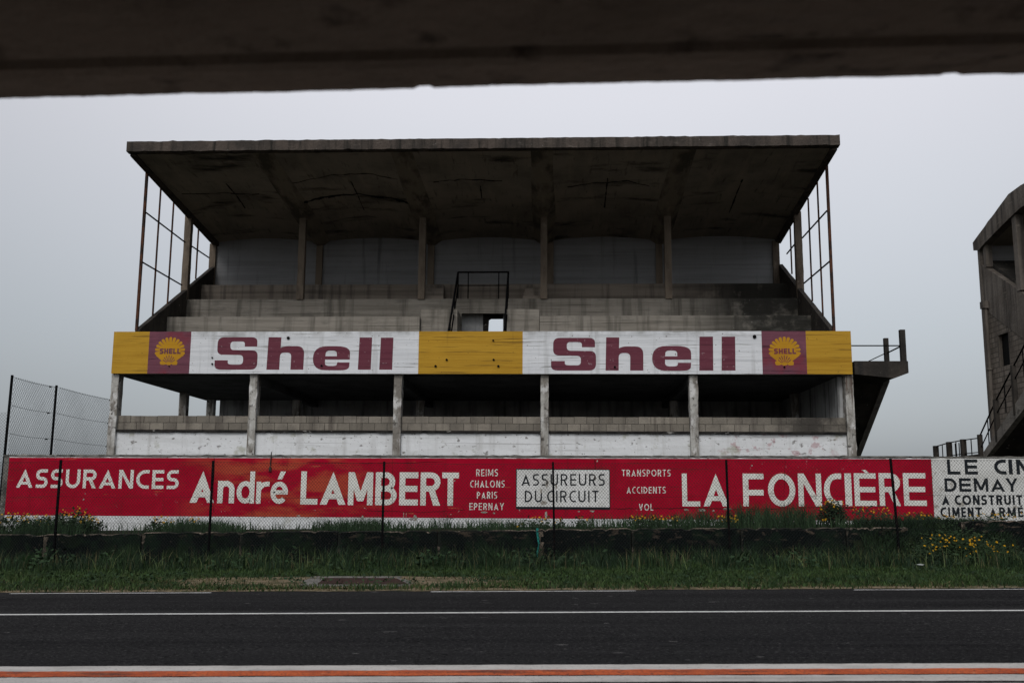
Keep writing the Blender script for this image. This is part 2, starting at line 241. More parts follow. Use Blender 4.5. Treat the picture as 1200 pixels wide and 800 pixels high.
# ------------------------------------------------------------------ lettering
def rect(x0, y0, x1, y1): return [(x0, y0), (x1, y0), (x1, y1), (x0, y1)]
def ring(cx, cy, rx, ry, a0, a1, w, wy=None, n=20):
    wy = w if wy is None else wy
    A = [math.radians(a0+(a1-a0)*i/n) for i in range(n+1)]
    out = []
    for i in range(n):
        a, b = A[i], A[i+1]
        out.append([(cx+rx*math.cos(a), cy+ry*math.sin(a)), (cx+rx*math.cos(b), cy+ry*math.sin(b)),
                    (cx+(rx-w)*math.cos(b), cy+(ry-wy)*math.sin(b)), (cx+(rx-w)*math.cos(a), cy+(ry-wy)*math.sin(a))])
    return out
def glyph(c, W, w):
    """polygons of one letter, height 1, width W, stroke w"""
    R = rect; h = 1.0; wd = w*1.12
    def bowl(y0, y1, xr):
        ry = (y1-y0)/2; rx = min(ry, xr*.75)
        return [R(w, y1-w, xr-rx, y1), R(w, y0, xr-rx, y0+w)] + ring(xr-rx, (y0+y1)/2, rx, ry, -90, 90, w, n=14)
    if c == 'A':
        k = 1-wd/(W/2)
        return [[(0, 0), (wd, 0), (W/2, k), (W/2, 1)], [(W, 0), (W-wd, 0), (W/2, k), (W/2, 1)], R(W*.5*.26+wd*.7, .17, W-W*.5*.26-wd*.7, .17+w*.85)]
    if c == 'B': return [R(0, 0, w, 1)] + bowl(.5-w/2, 1, W*.92) + bowl(0, .5+w/2, W)
    if c == 'C':
        rx = W*.72; return ring(rx, .5, rx, .5, 90, 270, w, n=24) + [R(rx, 1-w, W, 1), R(rx, 0, W, w)]
    if c == 'D': return [R(0, 0, w, 1)] + bowl(0, 1, W)
    if c == 'E': return [R(0, 0, w, 1), R(w, 1-w, W, 1), R(w, .5-w/2, W*.96, .5+w/2), R(w, 0, W, w)]
    if c == 'F': return [R(0, 0, w, 1), R(w, 1-w, W, 1), R(w, .42-w/2, W*.98, .42+w/2)]
    if c == 'H': return [R(0, 0, w, 1), R(W-w, 0, W, 1), R(w, .5-w/2, W-w, .5+w/2)]
    if c == 'I': return [R(0, 0, W, 1)]
    if c == 'L': return [R(0, 0, w, 1), R(w, 0, W, w)]
    if c == 'M': return [R(0, 0, w, 1), R(W-w, 0, W, 1), [(0, 1), (wd, 1), (W/2+wd/2, .12), (W/2-wd/2, .12)], [(W, 1), (W-wd, 1), (W/2-wd/2, .12), (W/2+wd/2, .12)]]
    if c == 'N': return [R(0, 0, w, 1), R(W-w, 0, W, 1), [(0, 1), (wd, 1), (W, 0), (W-wd, 0)]]
    if c == 'O': return ring(W/2, .5, W/2, .5, 0, 360, w, n=36)
    if c == 'P': return [R(0, 0, w, 1)] + bowl(.38, 1, W)
    if c == 'R': return [R(0, 0, w, 1)] + bowl(.42, 1, W) + [[(W*.42, .45), (W*.42+wd, .45), (W, 0), (W-wd*1.1, 0)]]
    if c == 'S':
        r1 = (.5+w/2)/2; rx = min(r1, W*.48)
        return ring(rx, 1-r1, rx, r1, 90, 270, w, n=14) + ring(W-rx, r1, rx, r1, -90, 90, w, n=14) + \
            [R(rx, 1-w, W*.95, 1), R(rx, .5-w/2, W-rx, .5+w/2), R(.02, 0, W-rx, w)]
    if c == 'T': return [R(0, 1-w, W, 1), R(W/2-w/2, 0, W/2+w/2, 1-w)]
    if c == 'U': return [R(0, W/2, w, 1), R(W-w, W/2, W, 1)] + ring(W/2, W/2, W/2, W/2, 180, 360, w, n=20)
    if c == 'V': return [[(0, 1), (wd, 1), (W/2+wd*.45, 0), (W/2-wd*.45, 0)], [(W, 1), (W-wd, 1), (W/2-wd*.45, 0), (W/2+wd*.45, 0)]]
    if c == 'Y': return [R(W/2-w/2, 0, W/2+w/2, .45), [(0, 1), (wd, 1), (W/2+w/2, .42), (W/2-w/2, .42)], [(W, 1), (W-wd, 1), (W/2-w/2, .42), (W/2+w/2, .42)]]
    if c == 'n':
        r = W/2; return [R(0, 0, w, 1), R(W-w, 0, W, 1-r)] + ring(r, 1-r, r, r, 0, 180, w, n=18)
    if c == 'r':
        r = W*.8; return [R(0, 0, w, 1), R(r, 1-w, W, 1)] + ring(r, 1-r, r, r, 90, 165, w, n=10)
    if c == 'd':                          # height 1 = ascender, bowl of .70
        r = .35; return [R(W-w, 0, W, 1)] + ring(min(r, W/2), r, min(r, W/2), r, 0, 360, w, n=28)
    if c == 'e':
        return ring(W/2, .5, W/2, .5, 0, 318, w, n=26) + [R(w*.6, .42, W-.02, .42+w*.9)]
    if c == "'": return [[(0, 0), (W*.55, 0), (W, 1), (W*.35, 1)]]
    if c == '`': return [[(0, 1), (W*.6, 1), (W, 0), (W*.5, 0)]]
    return []
WID = dict(A=.80, B=.62, C=.62, D=.72, E=.56, F=.56, H=.7, I=0, L=.54, M=.92, N=.70, O=.92, P=.60, R=.64, S=.58, T=.62, U=.70, V=.78, Y=.74)
class Lines:
    """flat paint on the plane y = D; every piece 0.3 mm before the last one of its letter, so none share a plane"""
    def __init__(s, D): s.mb = MB(); s.D = D
    def glyph_box(s, c, box, w):
        x0, x1, yt, yb = box; xm, ym = (x0+x1)/2, (yt+yb)/2
        X0, X1 = at(x0, ym, s.D).x, at(x1, ym, s.D).x; Z1, Z0 = at(xm, yt, s.D).z, at(xm, yb, s.D).z
        H = Z1-Z0; s.put(c, X0, Z0, H, (X1-X0)/H, w)
    def put(s, c, X0, Z0, H, W, w):
        for i, p in enumerate(glyph(c, W, w)):
            y = s.D - .0003*(i % 12); s.mb.quad(*[(X0+a*H, y, Z0+b*H) for a, b in p])
    def line(s, text, x0, x1, yt0, yb0, yt1=None, yb1=None, w=.16, gap=.16, space=.5):
        yt1 = yt0 if yt1 is None else yt1; yb1 = yb0 if yb1 is None else yb1
        a, b = at(x0, yb0, s.D), at(x1, yb1, s.D); ta, tb = at(x0, yt0, s.D), at(x1, yt1, s.D)
        H = ((ta.z-a.z)+(tb.z-b.z))/2; L = (b.x-a.x)/H
        ws = [(.0 if c == ' ' else (w if c == 'I' else WID[c])) for c in text]
        fixed = sum(gap for i in range(len(text)-1)) + space*text.count(' '); k = (L-fixed-sum(w for c in text if c == 'I'))/max(1e-6, sum(v for v, c in zip(ws, text) if c not in ' I'))
        x = 0
        for c, v in zip(text, ws):
            if c == ' ': x += space; continue
            v = v if c == 'I' else v*k
            t = x/L; s.put(c, a.x+x*H, a.z+(b.z-a.z)*t, H, v, w); x += v+gap
        return s
    def poly(s, loops, dy=0.0):           # loops of world (x, z); the first is the outline, others holes
        L = [[Vector((x, z, 0)) for x, z in l] for l in loops]; n = len(s.mb.v); fl = [p for l in loops for p in l]
        s.mb.v += [(x, s.D-dy, z) for x, z in fl]
        for t in tessellate_polygon(L): s.mb.f.append(tuple(n+i for i in t))
    def build(s, name, m, parent):
        o = s.mb.build(name, m, parent, fix=False); bm = bmesh.new(); bm.from_mesh(o.data)
        for f in bm.faces:
            f.normal_update()
            if f.normal.y > 0: f.normal_flip()
        bm.to_mesh(o.data); bm.free(); return o
def rounded(pts):
    """[(x, y, r)] -> outline with rounded corners"""
    out = []; n = len(pts)
    for i in range(n):
        p = Vector(pts[i][:2]); r = pts[i][2] if len(pts[i]) > 2 else 0
        if not r: out.append(tuple(p)); continue
        a, b = Vector(pts[i-1][:2])-p, Vector(pts[(i+1) % n][:2])-p
        ra, rb = min(r, a.length*.5), min(r, b.length*.5); A, B = p+a.normalized()*ra, p+b.normalized()*rb
        for k in range(7):
            t = k/6; out.append(tuple((1-t)**2*A + 2*t*(1-t)*p + t*t*B))
    return out
BIG = {  # outlines of the heavy extended letters, read off one word, units = its own box 0..1
 'S': (60, 310, 75, 265, [rounded([(305,130),(305,75,38),(72,75,38),(72,177,32),(226,180,22),(226,235,22),(137,235,24),(137,210),(60,210),(60,265,40),(310,265,40),(310,152,34),(148,150,22),(148,100,20),(232,100,20),(232,130)])]),
 'h': (365, 582, 75, 265, [rounded([(370,75),(445,75),(443,137),(470,127,20),(582,127,46),(580,265),(505,265),(507,165,26),(441,165,26),(440,265),(365,265)])]),
 'e': (632, 850, 127, 268, [rounded([(850,205),(705,205),(704,243,30),(774,243,26),(776,222),(849,222),(846,268,50),(632,268,80),(634,127,80),(850,127,80)]), rounded([(706,186),(708,153,26),(772,153,26),(773,186)])]),
 'l': (903, 978, 75, 265, [[(905,75),(978,75),(975,265),(900,265)]]),
}
def big_word(L, boxes):
    for c, (x0, x1, yt, yb) in boxes:
        bx0, bx1, by0, by1, loops = BIG[c]; xm, ym = (x0+x1)/2, (yt+yb)/2
        X0, X1, Z1, Z0 = at(x0, ym, L.D).x, at(x1, ym, L.D).x, at(xm, yt, L.D).z, at(xm, yb, L.D).z
        L.poly([[(X0+(x-bx0)/(bx1-bx0)*(X1-X0), Z1-(y-by0)/(by1-by0)*(Z1-Z0)) for x, y in l] for l in loops])

# ------------------------------------------------------------------ ground and road
def skew(x): return .03*max(-60, min(60, x))-.10   # the road runs at a slight angle to the walls
def sheet(name, x0, x1, y0, y1, lift, m, nx=12, ny=1, wob=0, seed=0):
    r = random.Random(seed); mb = MB(); xs = [x0+(x1-x0)*i/nx for i in range(nx+1)]
    e0 = [y0+(r.random()-.5)*wob+skew(x) for x in xs]; e1 = [y1+(r.random()-.5)*wob+skew(x) for x in xs]
    for i in range(nx):
        mb.quad((xs[i], e0[i], gz(xs[i])+lift), (xs[i+1], e0[i+1], gz(xs[i+1])+lift), (xs[i+1], e1[i+1], gz(xs[i+1])+lift), (xs[i], e1[i], gz(xs[i])+lift))
    return tag(mb.build(name, m), kind='structure')
gx = [-900, -60, 60, 900]; mb = MB()
for i in range(3): mb.quad((gx[i], -400, gz(gx[i])-.03), (gx[i+1], -400, gz(gx[i+1])-.03), (gx[i+1], 1200, gz(gx[i+1])-.03), (gx[i], 1200, gz(gx[i])-.03))
tag(mb.build('ground', soil), kind='structure')
YE = 18.62
sheet('road', -60, 60, -9, YE, 0, asph, 240, wob=.10, seed=3)
sheet('road_marking', -60, 60, 14.93, 15.06, .004, rwhite, 120, wob=.012, seed=4)
def dash(px0, px1):
    a, b = atg(px0, 693).x, atg(px1, 693).x
    sheet('road_marking', a, b, YE-.25, YE-.165, .004, rwhite, 8, wob=.02, seed=int(px0))
for a, b in ((-490, -232), (25, 252), (505, 746), (1008, 1262), (1530, 1790)): dash(a, b)
sheet('kerb_marking', -60, 60, 10.02, 10.32, .004, rwhite2, 900, wob=.022, seed=5)
sheet('kerb_marking', -60, 60, 9.70, 10.00, .008, orange, 900, wob=.03, seed=6)
sheet('kerb_marking', -60, 60, 9.36, 9.68, .004, rwhite2, 900, wob=.022, seed=7)
sheet('bounce_apron', -60, 60, -5, 9.30, .003, grav, 60, wob=.03, seed=9)  # pale unseen apron, added to bounce light up to the lintel
# dirt strip along the road and the bare patch round the drain
def blob(name, cx, cy, rx, ry, lift, m, n=40, seed=0):
    r = random.Random(seed); mb = MB(); P = []
    for i in range(n):
        t = 2*math.pi*i/n; k = .82+.3*r.random(); x, y = cx+rx*k*math.cos(t), cy+ry*k*math.sin(t); P.append((x, y, gz(x)+lift))
    for i in range(n): mb.quad((cx, cy, gz(cx)+lift), P[i], P[(i+1) % n])
    return tag(mb.build(name, m), kind='structure')
sheet('roadside_dirt', -60, 60, YE-.05, YE+.42, .006, dirt, 400, wob=.22, seed=8)
pc = atg(425, 682); blob('bare_dirt', pc.x-.5, pc.y+.1, 3.9, 1.6, .004, dirt, seed=2)
# raised bank between the low wall and the painted wall
def zlow(x): return .865+.0155*x
mb = MB()
for i in range(60):
    x0, x1 = -60+2*i, -58+2*i; f = lambda x: zlow(max(-18, min(16, x)))-.06
    mb.quad((x0, 25.7, f(x0)), (x1, 25.7, f(x1)), (x1, 29.3, f(x1)+.06), (x0, 29.3, f(x0)+.06))
tag(mb.build('bank', soil), kind='structure')

# ------------------------------------------------------------------ sheltering lintel of the pit building, over the camera
pit = thing('pit_building', 'dark concrete lintel crossing the whole top of the view', 'building', (0, 2.2, 0))
mb = MB()
def lintel(x0, x1, n, amp):
    r = random.Random(5); prof = [(1.55, 2.80), (2.50, 2.80), (2.52, 2.82), (2.55, 2.82), (2.57, 2.80), (2.62, 2.80), (2.868, 2.845), (2.875, 3.5), (1.55, 3.5)]
    L_ = []
    for i in range(n+1):
        x = x0+(x1-x0)*i/n; k1 = (r.random()-.5)*amp*.5; q1 = sum(math.sin(x*f_+p_)*a_ for f_, p_, a_ in ((2.1, 1, 1), (5.3, 2, .7), (13, 4, .45), (31, 0, .35), (67, 3, .25))); k2 = amp*(.35*q1+.35*r.random())+(amp*1.6 if i % 97 in (40, 41, 42) else 0); sk = -.030*max(-4.2, min(4.2, x))
        L_.append([(x, y+(sk if y > 2 else 0)+(k1 if y in (2.868,) else 0), z+(k2 if y == 2.868 else 0)) for y, z in prof])
    b = len(mb.v); k = len(prof)
    for l in L_: mb.v.extend(l)
    for i in range(n):
        for j in range(k): j2 = (j+1) % k; mb.f.append((b+i*k+j, b+i*k+j2, b+(i+1)*k+j2, b+(i+1)*k+j))
    mb.f.append(tuple(b+j for j in range(k))); mb.f.append(tuple(b+n*k+j for j in range(k)))
lintel(-4.2, 4.2, 520, .004); (lambda *a: None)([(1.55, 2.80), (2.50, 2.80), (2.52, 2.825), (2.55, 2.825), (2.57, 2.80), (2.735, 2.80), (2.775, 2.822), (2.78, 3.5), (1.55, 3.5)], -40, 40)
bm_ = mb.build('lintel_beam', beamc, pit)
for x0, x1 in ((-44.2, -4.201), (4.201, 44.2)): MB().box(x0, x1, 1.55, 2.77, 2.80, 3.5).build('lintel_beam', beamc, pit)
MB().box(-44.2, 44.2, 1.9, 2.74, 3.502, 6.3).build('unseen_upper_wall', beamc, pit)  # unseen upper storey, height and length set to shade the road
MB().box(-44.2, 44.2, -5, 1.548, 3.0, 3.2).build('roof_slab', beamc, pit)
MB().box(-44.2, 44.2, -4, 1.898, 6.0, 6.2).build('unseen_upper_slab', beamc, pit)
for k in range(-5, 6):
    if k: MB().box(k*8.4-(4.2 if k > 0 else -4.2)-.175, k*8.4-(4.2 if k > 0 else -4.2)+.175, 2.0, 2.5, gz(k*8.4)-.3, 2.798).build('pier', beamc, pit)
MB().box(-44.2, 44.2, -5.2, -5.002, -.8, 6.2).build('rear_wall', beamc, pit)
for x in (-44.4, 44.2): MB().box(x, x+.2, -5.2, 1.99, -.8, 6.2).build('side_wall', beamc, pit)

# ------------------------------------------------------------------ main grandstand
gs = thing('grandstand', 'long concrete grandstand with yellow, purple and white painted fascia under a tilted roof', 'grandstand', (-2.6, 32, 0), 'derelict grandstands')
CT = [136.3, 297.9, 466.1, 638.1, 812.2, 993.6]; CB = [129.3, 293.8, 465, 638.1, 813.9, 998.9]
CX = [(at(a, 440, 32).x+at(b, 532, 32).x)/2 for a, b in zip(CT, CB)]
XL, XR = -14.2, 9.1
ZC = 5.60; ZP = 4.27; ZW = 3.72
# fascia beam and its painted fields
FD = 31.8
fx = [at(p, 414, FD).x for p in (132, 174, 223, 490.5, 612.5, 893, 945, 998)]
ft, fb = 7.0, 5.62
fas = MB().box(fx[0], fx[-1], FD, FD+.32, fb, ft).build('fascia_beam', conc, gs)
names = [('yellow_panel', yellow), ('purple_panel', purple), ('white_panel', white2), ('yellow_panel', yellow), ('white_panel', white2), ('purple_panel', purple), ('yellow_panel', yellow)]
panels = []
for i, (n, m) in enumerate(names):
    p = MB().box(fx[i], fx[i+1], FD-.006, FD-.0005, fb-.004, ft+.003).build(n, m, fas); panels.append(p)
L = Lines(FD-.009); big_word(L, [('S', (252, 302, 395, 433)), ('h', (313, 356.5, 395, 433)), ('e', (366.5, 410, 405.5, 433.7)), ('l', (420.5, 435.6, 395.3, 433)), ('l', (445.5, 460.6, 395.5, 433)) ])
L.build('lettering', letp, fas)
L = Lines(FD-.009); big_word(L, [('S', (645.7, 698.4, 395.7, 434)), ('h', (709.5, 754, 395.2, 434)), ('e', (764, 810, 405.2, 434.3)), ('l', (819.7, 836, 394.3, 434)), ('l', (845.8, 862, 394.3, 434))])
L.build('lettering', letp, fas)
def emblem(pcx, pcy):
    c = at(pcx, pcy, FD); cx, cz = c.x, c.z; k = 1/36.3/12   # zoomed units -> metres
    P = lambda x, y: (cx+(x-590)*k, cz-(y-402)*k)
    hub = (582, 588); pts = []; N = 13; a0, a1 = 197, -17
    for i in range(N):
        ta, tb = a0+(a1-a0)*i/N, a0+(a1-a0)*(i+1)/N
        e = lambda t, s: (590+218*s*math.cos(math.radians(t)), 402-203*s*math.sin(math.radians(t)))
        g = (ta-tb)*.13
        if i > 0: pts.append(e(ta, .62))
        pts += [e(ta-g, .95), e((ta*2.4+tb)/3.4, 1.0), e((ta+tb)/2, 1.02), e((ta+tb*2.4)/3.4, 1.0), e(tb+g, .95)]
    pts += [(792, 462), (690, 540), (708, 552), (706, 590), (690, 600), (640, 598), (622, 585), (604, 600), (565, 601), (545, 590), (528, 592), (505, 598), (466, 596), (452, 575), (455, 545), (480, 541), (388, 462)]
    L = Lines(FD-.009); L.poly([[P(*q) for q in pts]]); o = L.build('scallop_emblem', emby, fas)
    L = Lines(FD-.012)
    for t, r0, r1 in ((-54, 40, 108), (-36, 38, 120), (-18, 36, 126), (0, 34, 128), (18, 36, 126), (36, 38, 120), (54, 40, 108)):
        s_, c_ = math.sin(math.radians(t)), math.cos(math.radians(t)); q = lambda r, w: P(hub[0]+r*s_+w*c_, hub[1]-r*c_+w*s_)
        L.poly([[q(r0, -3), q(r0, 3), q(r1, 6), q(r1, -6)]])
    z0 = P(0, 440)[1]; x0 = P(442, 0)[0]; H = 78*k; x = 0
    for ch in 'SHELL':
        wd = dict(S=.72, H=.74, E=.68, L=.64)[ch]; L.put(ch, x0+x*H, z0, H, wd, .26); x += wd+.12
    L.build('emblem_lettering', purple, o)
emblem(199.3, 411.5); emblem(919.5, 411.5)
for px, py, r in ((338, 396, .05), (249, 419, .025), (249, 426.5, .03), (523.5, 421.5, .035), (510.5, 429, .04), (578.5, 421.5, .035), (584, 429, .04), (578, 399, .03), (377, 428.5, .035), (720.5, 430, .035), (198.5, 429, .02), (884, 394.5, .06), (919, 430, .03)):
    p = at(px, py, FD); MB().tube((p.x, FD-.045, p.z), (p.x, FD-.004, p.z), r, 8).build('anchor_stub', iron, fas)
# front columns with small faults
for i, x in enumerate(CX):
    w = .125
    c = MB().box(x-w, x+w, 31.93, 32.3, 0.4, fb).build('column', colw, gs); jag(c, 24, .02, (0, 1), None, i)
for i in range(5):
    a, b = CX[i]+.13, CX[i+1]-.13
    MB().box(a, b, 32.06, 32.28, .4, ZW).build('white_wall', white, gs)
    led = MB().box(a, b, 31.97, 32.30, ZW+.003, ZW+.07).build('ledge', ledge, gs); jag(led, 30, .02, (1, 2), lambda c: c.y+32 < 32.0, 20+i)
    pb = MB(); n = 11 if i % 2 else 10; h = (ZP-ZW-.08)/2; r = random.Random(40+i); xs = []
    for row in range(2):
        x = a-(.0 if row else r.random()*.2)
        k = 0
        bw = (b-a)/n
        off = 0 if row else bw*.5
        edges = [a]+[a+off+bw*j+(r.random()-.5)*.02 for j in range(0 if off else 1, n)]+[b]
        for e0, e1 in zip(edges, edges[1:]):
            if e1-e0 > .06: pb.box(e0+.008, e1-.008, 32.05+r.random()*.012, 32.22, ZW+.076+row*h+.010, ZW+.076+(row+1)*h-.004-(r.random()*.012 if row else 0))
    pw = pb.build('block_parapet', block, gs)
    MB().box(a, b, 32.068, 32.215, ZW+.074, ZP-.03).build('mortar_bed', joint, pw)
# the dark storey behind the openings
RB = 40.6
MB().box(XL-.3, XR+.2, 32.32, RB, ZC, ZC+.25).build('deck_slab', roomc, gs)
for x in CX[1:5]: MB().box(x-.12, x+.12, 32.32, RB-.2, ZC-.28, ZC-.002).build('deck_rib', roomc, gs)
MB().box(XL+.35, XR+.05, RB-.2, RB, 0, ZC-.004).build('rear_room_wall', roomg, gs)
MB().box(XR-.05, XR+.12, 32.32, RB-.21, 0, ZC-.004).build('end_room_wall', roomg, gs)
for x in [-14.25]+CX[1:5]: MB().box(x-.14, x+.14, 37.35, 37.65, 0, ZC-.29 if x > -14 else ZC-.003).build('inner_column', colw, gs)
MB().box(8.75, 9.02, 37.35, 37.65, 0, ZC-.003).build('inner_column', colw, gs)
MB().box(-14.3, -14.0, 40.1, 40.39, 0, ZC-.003).build('inner_column', colw, gs)
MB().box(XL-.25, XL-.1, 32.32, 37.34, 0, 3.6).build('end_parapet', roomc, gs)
MB().box(XL, XR-.06, 32.31, RB-.21, 3.0, 3.2).build('room_floor', roomg, gs)
# terraces
T1, T2, T3 = (34.9, 8.07), (36.7, 9.08), (38.15, 9.96)
gxa, gxb = at(535, 380, 34.9).x, at(592, 380, 34.9).x          # stairwell
ba, bb = at(491.5, 380, 34.9).x, at(632.5, 380, 34.9).x        # cheeks beside it
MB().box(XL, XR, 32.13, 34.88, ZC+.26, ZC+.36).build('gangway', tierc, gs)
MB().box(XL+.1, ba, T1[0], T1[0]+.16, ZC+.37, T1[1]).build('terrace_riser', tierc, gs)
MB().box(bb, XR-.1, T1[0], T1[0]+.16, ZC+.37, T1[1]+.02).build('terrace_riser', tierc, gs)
zb = at(510, 362.5, 35.15).z
MB().box(ba+.02, gxa, 35.1, T2[0]-.002, ZC+.37, zb).build('stairwell_cheek', tierc, gs)
MB().box(gxb, bb-.02, 35.1, T2[0]-.002, ZC+.37, zb).build('stairwell_cheek', tierc, gs)
MB().box(XL+.1, ba, T1[0]+.162, T2[0]-.002, T1[1]-.16, T1[1]-.02).build('terrace_tread', tierc, gs)
MB().box(bb, XR-.1, T1[0]+.162, T2[0]-.002, T1[1]-.16, T1[1]-.02).build('terrace_tread', tierc, gs)
z2b = at(560, 367, T2[0]).z
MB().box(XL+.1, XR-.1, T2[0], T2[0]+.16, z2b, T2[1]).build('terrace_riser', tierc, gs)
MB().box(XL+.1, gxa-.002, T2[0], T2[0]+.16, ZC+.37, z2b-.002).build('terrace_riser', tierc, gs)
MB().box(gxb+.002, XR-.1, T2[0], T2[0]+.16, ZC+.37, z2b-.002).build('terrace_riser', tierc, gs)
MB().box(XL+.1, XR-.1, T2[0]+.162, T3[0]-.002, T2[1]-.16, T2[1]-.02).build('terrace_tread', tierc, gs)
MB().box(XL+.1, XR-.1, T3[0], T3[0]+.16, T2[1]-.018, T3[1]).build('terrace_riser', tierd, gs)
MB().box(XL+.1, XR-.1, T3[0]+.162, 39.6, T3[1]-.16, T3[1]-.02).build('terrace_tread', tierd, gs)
# passage behind the stairwell, with the doorway that shows the sky
da, db, dz = at(566, 380, 37.2).x, at(589.5, 380, 37.2).x, at(578, 373, 37.2).z
pw = MB().box(gxa-.3, da, 37.2, 37.36, ZC+.37, T2[1]-.17).build('passage_wall', roomg, gs)
MB().box(db, gxb+.3, 37.2, 37.36, ZC+.37, T2[1]-.17).build('passage_wall', roomg, gs)
MB().box(da+.002, db-.002, 37.2, 37.36, dz, T2[1]-.17).build('passage_lintel', ledge, gs)
MB().prism_y([(da+.002, ZC+.37), (da+.10, ZC+.37), (da+.22, dz-.05), (da+.3, dz-.002), (da+.002, dz-.002)], 37.21, 37.35).build('broken_jamb', ledge, gs)
for side in (gxa-.2, gxb+.05): MB().box(side, side+.15, T2[0]+.165, 37.19, ZC+.37, T2[1]-.17).build('passage_cheek', tierc, gs)
# little flights beside the posts on the second terrace
for px0, px1 in ((497, 521), (613, 636)):
    a, b = at(px0, 340, 37.4).x, at(px1, 340, 37.4).x; mb = MB()
    for k in range(4): mb.box(a+(.03*k if px0 > 600 else 0), b-(.03*k if px0 < 600 else 0), 37.0+.27*k, T3[0]-.003, T2[1]-.017+(k*.205 if k else 0)+(.003 if k else 0), T2[1]-.02+(k+1)*.205)
    mb.build('steps', tierd, gs)
# stairwell railing
Yr = 36.75; a, b = at(537, 319, Yr), at(595.8, 319, Yr); zr, zm, zf = a.z, at(560, 334.5, Yr).z, T2[1]
mb = MB(); mb.bar((a.x, Yr, zr), (b.x, Yr, zr), .055); mb.bar((a.x, Yr, zm), (b.x, Yr, zm), .03)
for px in (548.7, 584.5): x = at(px, 330, Yr).x; mb.bar((x, Yr, zf), (x, Yr, zr), .04)
for sx, p in ((a.x, ((537, 319), (524, 389), (534, 334), (527.7, 389))), (b.x, ((595.8, 319), (590.3, 389), (594.8, 334), (592.5, 389)))):
    e = at(*p[1], 33.6); e2 = at(*p[3], 33.8)
    e.z -= .3; e2.z -= .3
    mb.bar((sx, Yr, zr), e, .06); mb.bar((sx, Yr, zm), e2, .04); mb.bar((sx, Yr, zf), (sx, Yr, zr), .045)
    for t in (.35, .72): q = Vector((sx, Yr, zr)).lerp(e, t); mb.bar(q, (q.x, q.y, q.z-1.0), .035)
mb.build('stair_railing', iron, gs)
# rakers (stepped side walls)
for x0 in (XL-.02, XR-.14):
    r_ = MB().prism_x([(32.62, ZC+.27), (32.62, 7.22), (39.55, 11.05), (39.55, ZC+.27)], x0, x0+.16).build('side_raker', stairc, gs); jag(r_, 18, .02, (2,), lambda c: True, 3)  # raker shade is put into the colour with the darker stair concrete
# back wall, pilasters, roof
BW = 39.6
MB().box(XL+.15, XR-.15, BW, BW+.2, 9.6, 12.6).build('back_wall', backw, gs)
for px in (250, 375, 505.5, 645, 772, 909):
    x = at(px, 300, BW).x; MB().box(x-.13, x+.13, BW-.13, BW-.002, T3[1]-.019, 12.0).build('pilaster', postc, gs)
mt = [217, 353.9, 494.9, 637.3, 782.5, 936.3]; PX = [at(p, 300, 36.75).x for p in mt]
zroof = lambda y: 12.93-(y-31.0)*.1035
mb = MB(); bays = [XL]+PX[1:5]+[XR]; NU, NV = 14, 10
for i in range(5):
    a, b = bays[i], bays[i+1]
    for u in range(NU):
        for v in range(NV):
            def pt(uu, vv):
                t = uu/NU; y = 31.25+(BW-31.25)*vv/NV; k = math.sin(math.pi*t)**.8*(.0+.20*min(1, max(0, (vv/NV-.12)/.5)))
                return (a+(b-a)*t, y, zroof(y)+k)
            mb.quad(pt(u, v), pt(u, v+1), pt(u+1, v+1), pt(u+1, v))
mb.quad((XL, 31.25, 13.25), (XR, 31.25, 13.25), (XR, BW+.4, 12.75), (XL, BW+.4, 12.75))
for X in (XL, XR): mb.quad((X, 31.25, zroof(31.25)), (X, BW, zroof(BW)), (X, BW+.4, 12.75), (X, 31.25, 13.25))
mb.quad((XL, BW, zroof(BW)), (XR, BW, zroof(BW)), (XR, BW+.4, 12.75), (XL, BW+.4, 12.75))
rf = mb.build('roof', roofc, gs, fix=False)
eb = MB().prism_x([(31.0, 12.92), (31.248, 12.90), (31.248, 13.26), (31.0, 13.26)], XL-.02, XR+.02).build('roof_edge', roofe, rf)
jag(eb, 150, .02, (1, 2), None, 9)
for x in PX[1:5]:      # tapering ribs
    MB().hexa([(x-.35, 31.25, zroof(31.25)-.01), (x+.35, 31.25, zroof(31.25)-.01), (x+.07, BW-.01, zroof(BW)-.16), (x-.07, BW-.01, zroof(BW)-.16)],
              [(x-.55, 31.25, zroof(31.25)+.1), (x+.55, 31.25, zroof(31.25)+.1), (x+.45, BW-.01, zroof(BW)+.1), (x-.45, BW-.01, zroof(BW)+.1)]).build('roof_rib', ribc, rf)
for X0 in (XL+.01, XR-.23): MB().prism_x([(31.25, zroof(31.25)-.06), (BW, zroof(BW)-.12), (BW, zroof(BW)+.05), (31.25, zroof(31.25)+.05)], X0, X0+.22).build('roof_end_beam', roofe, rf)
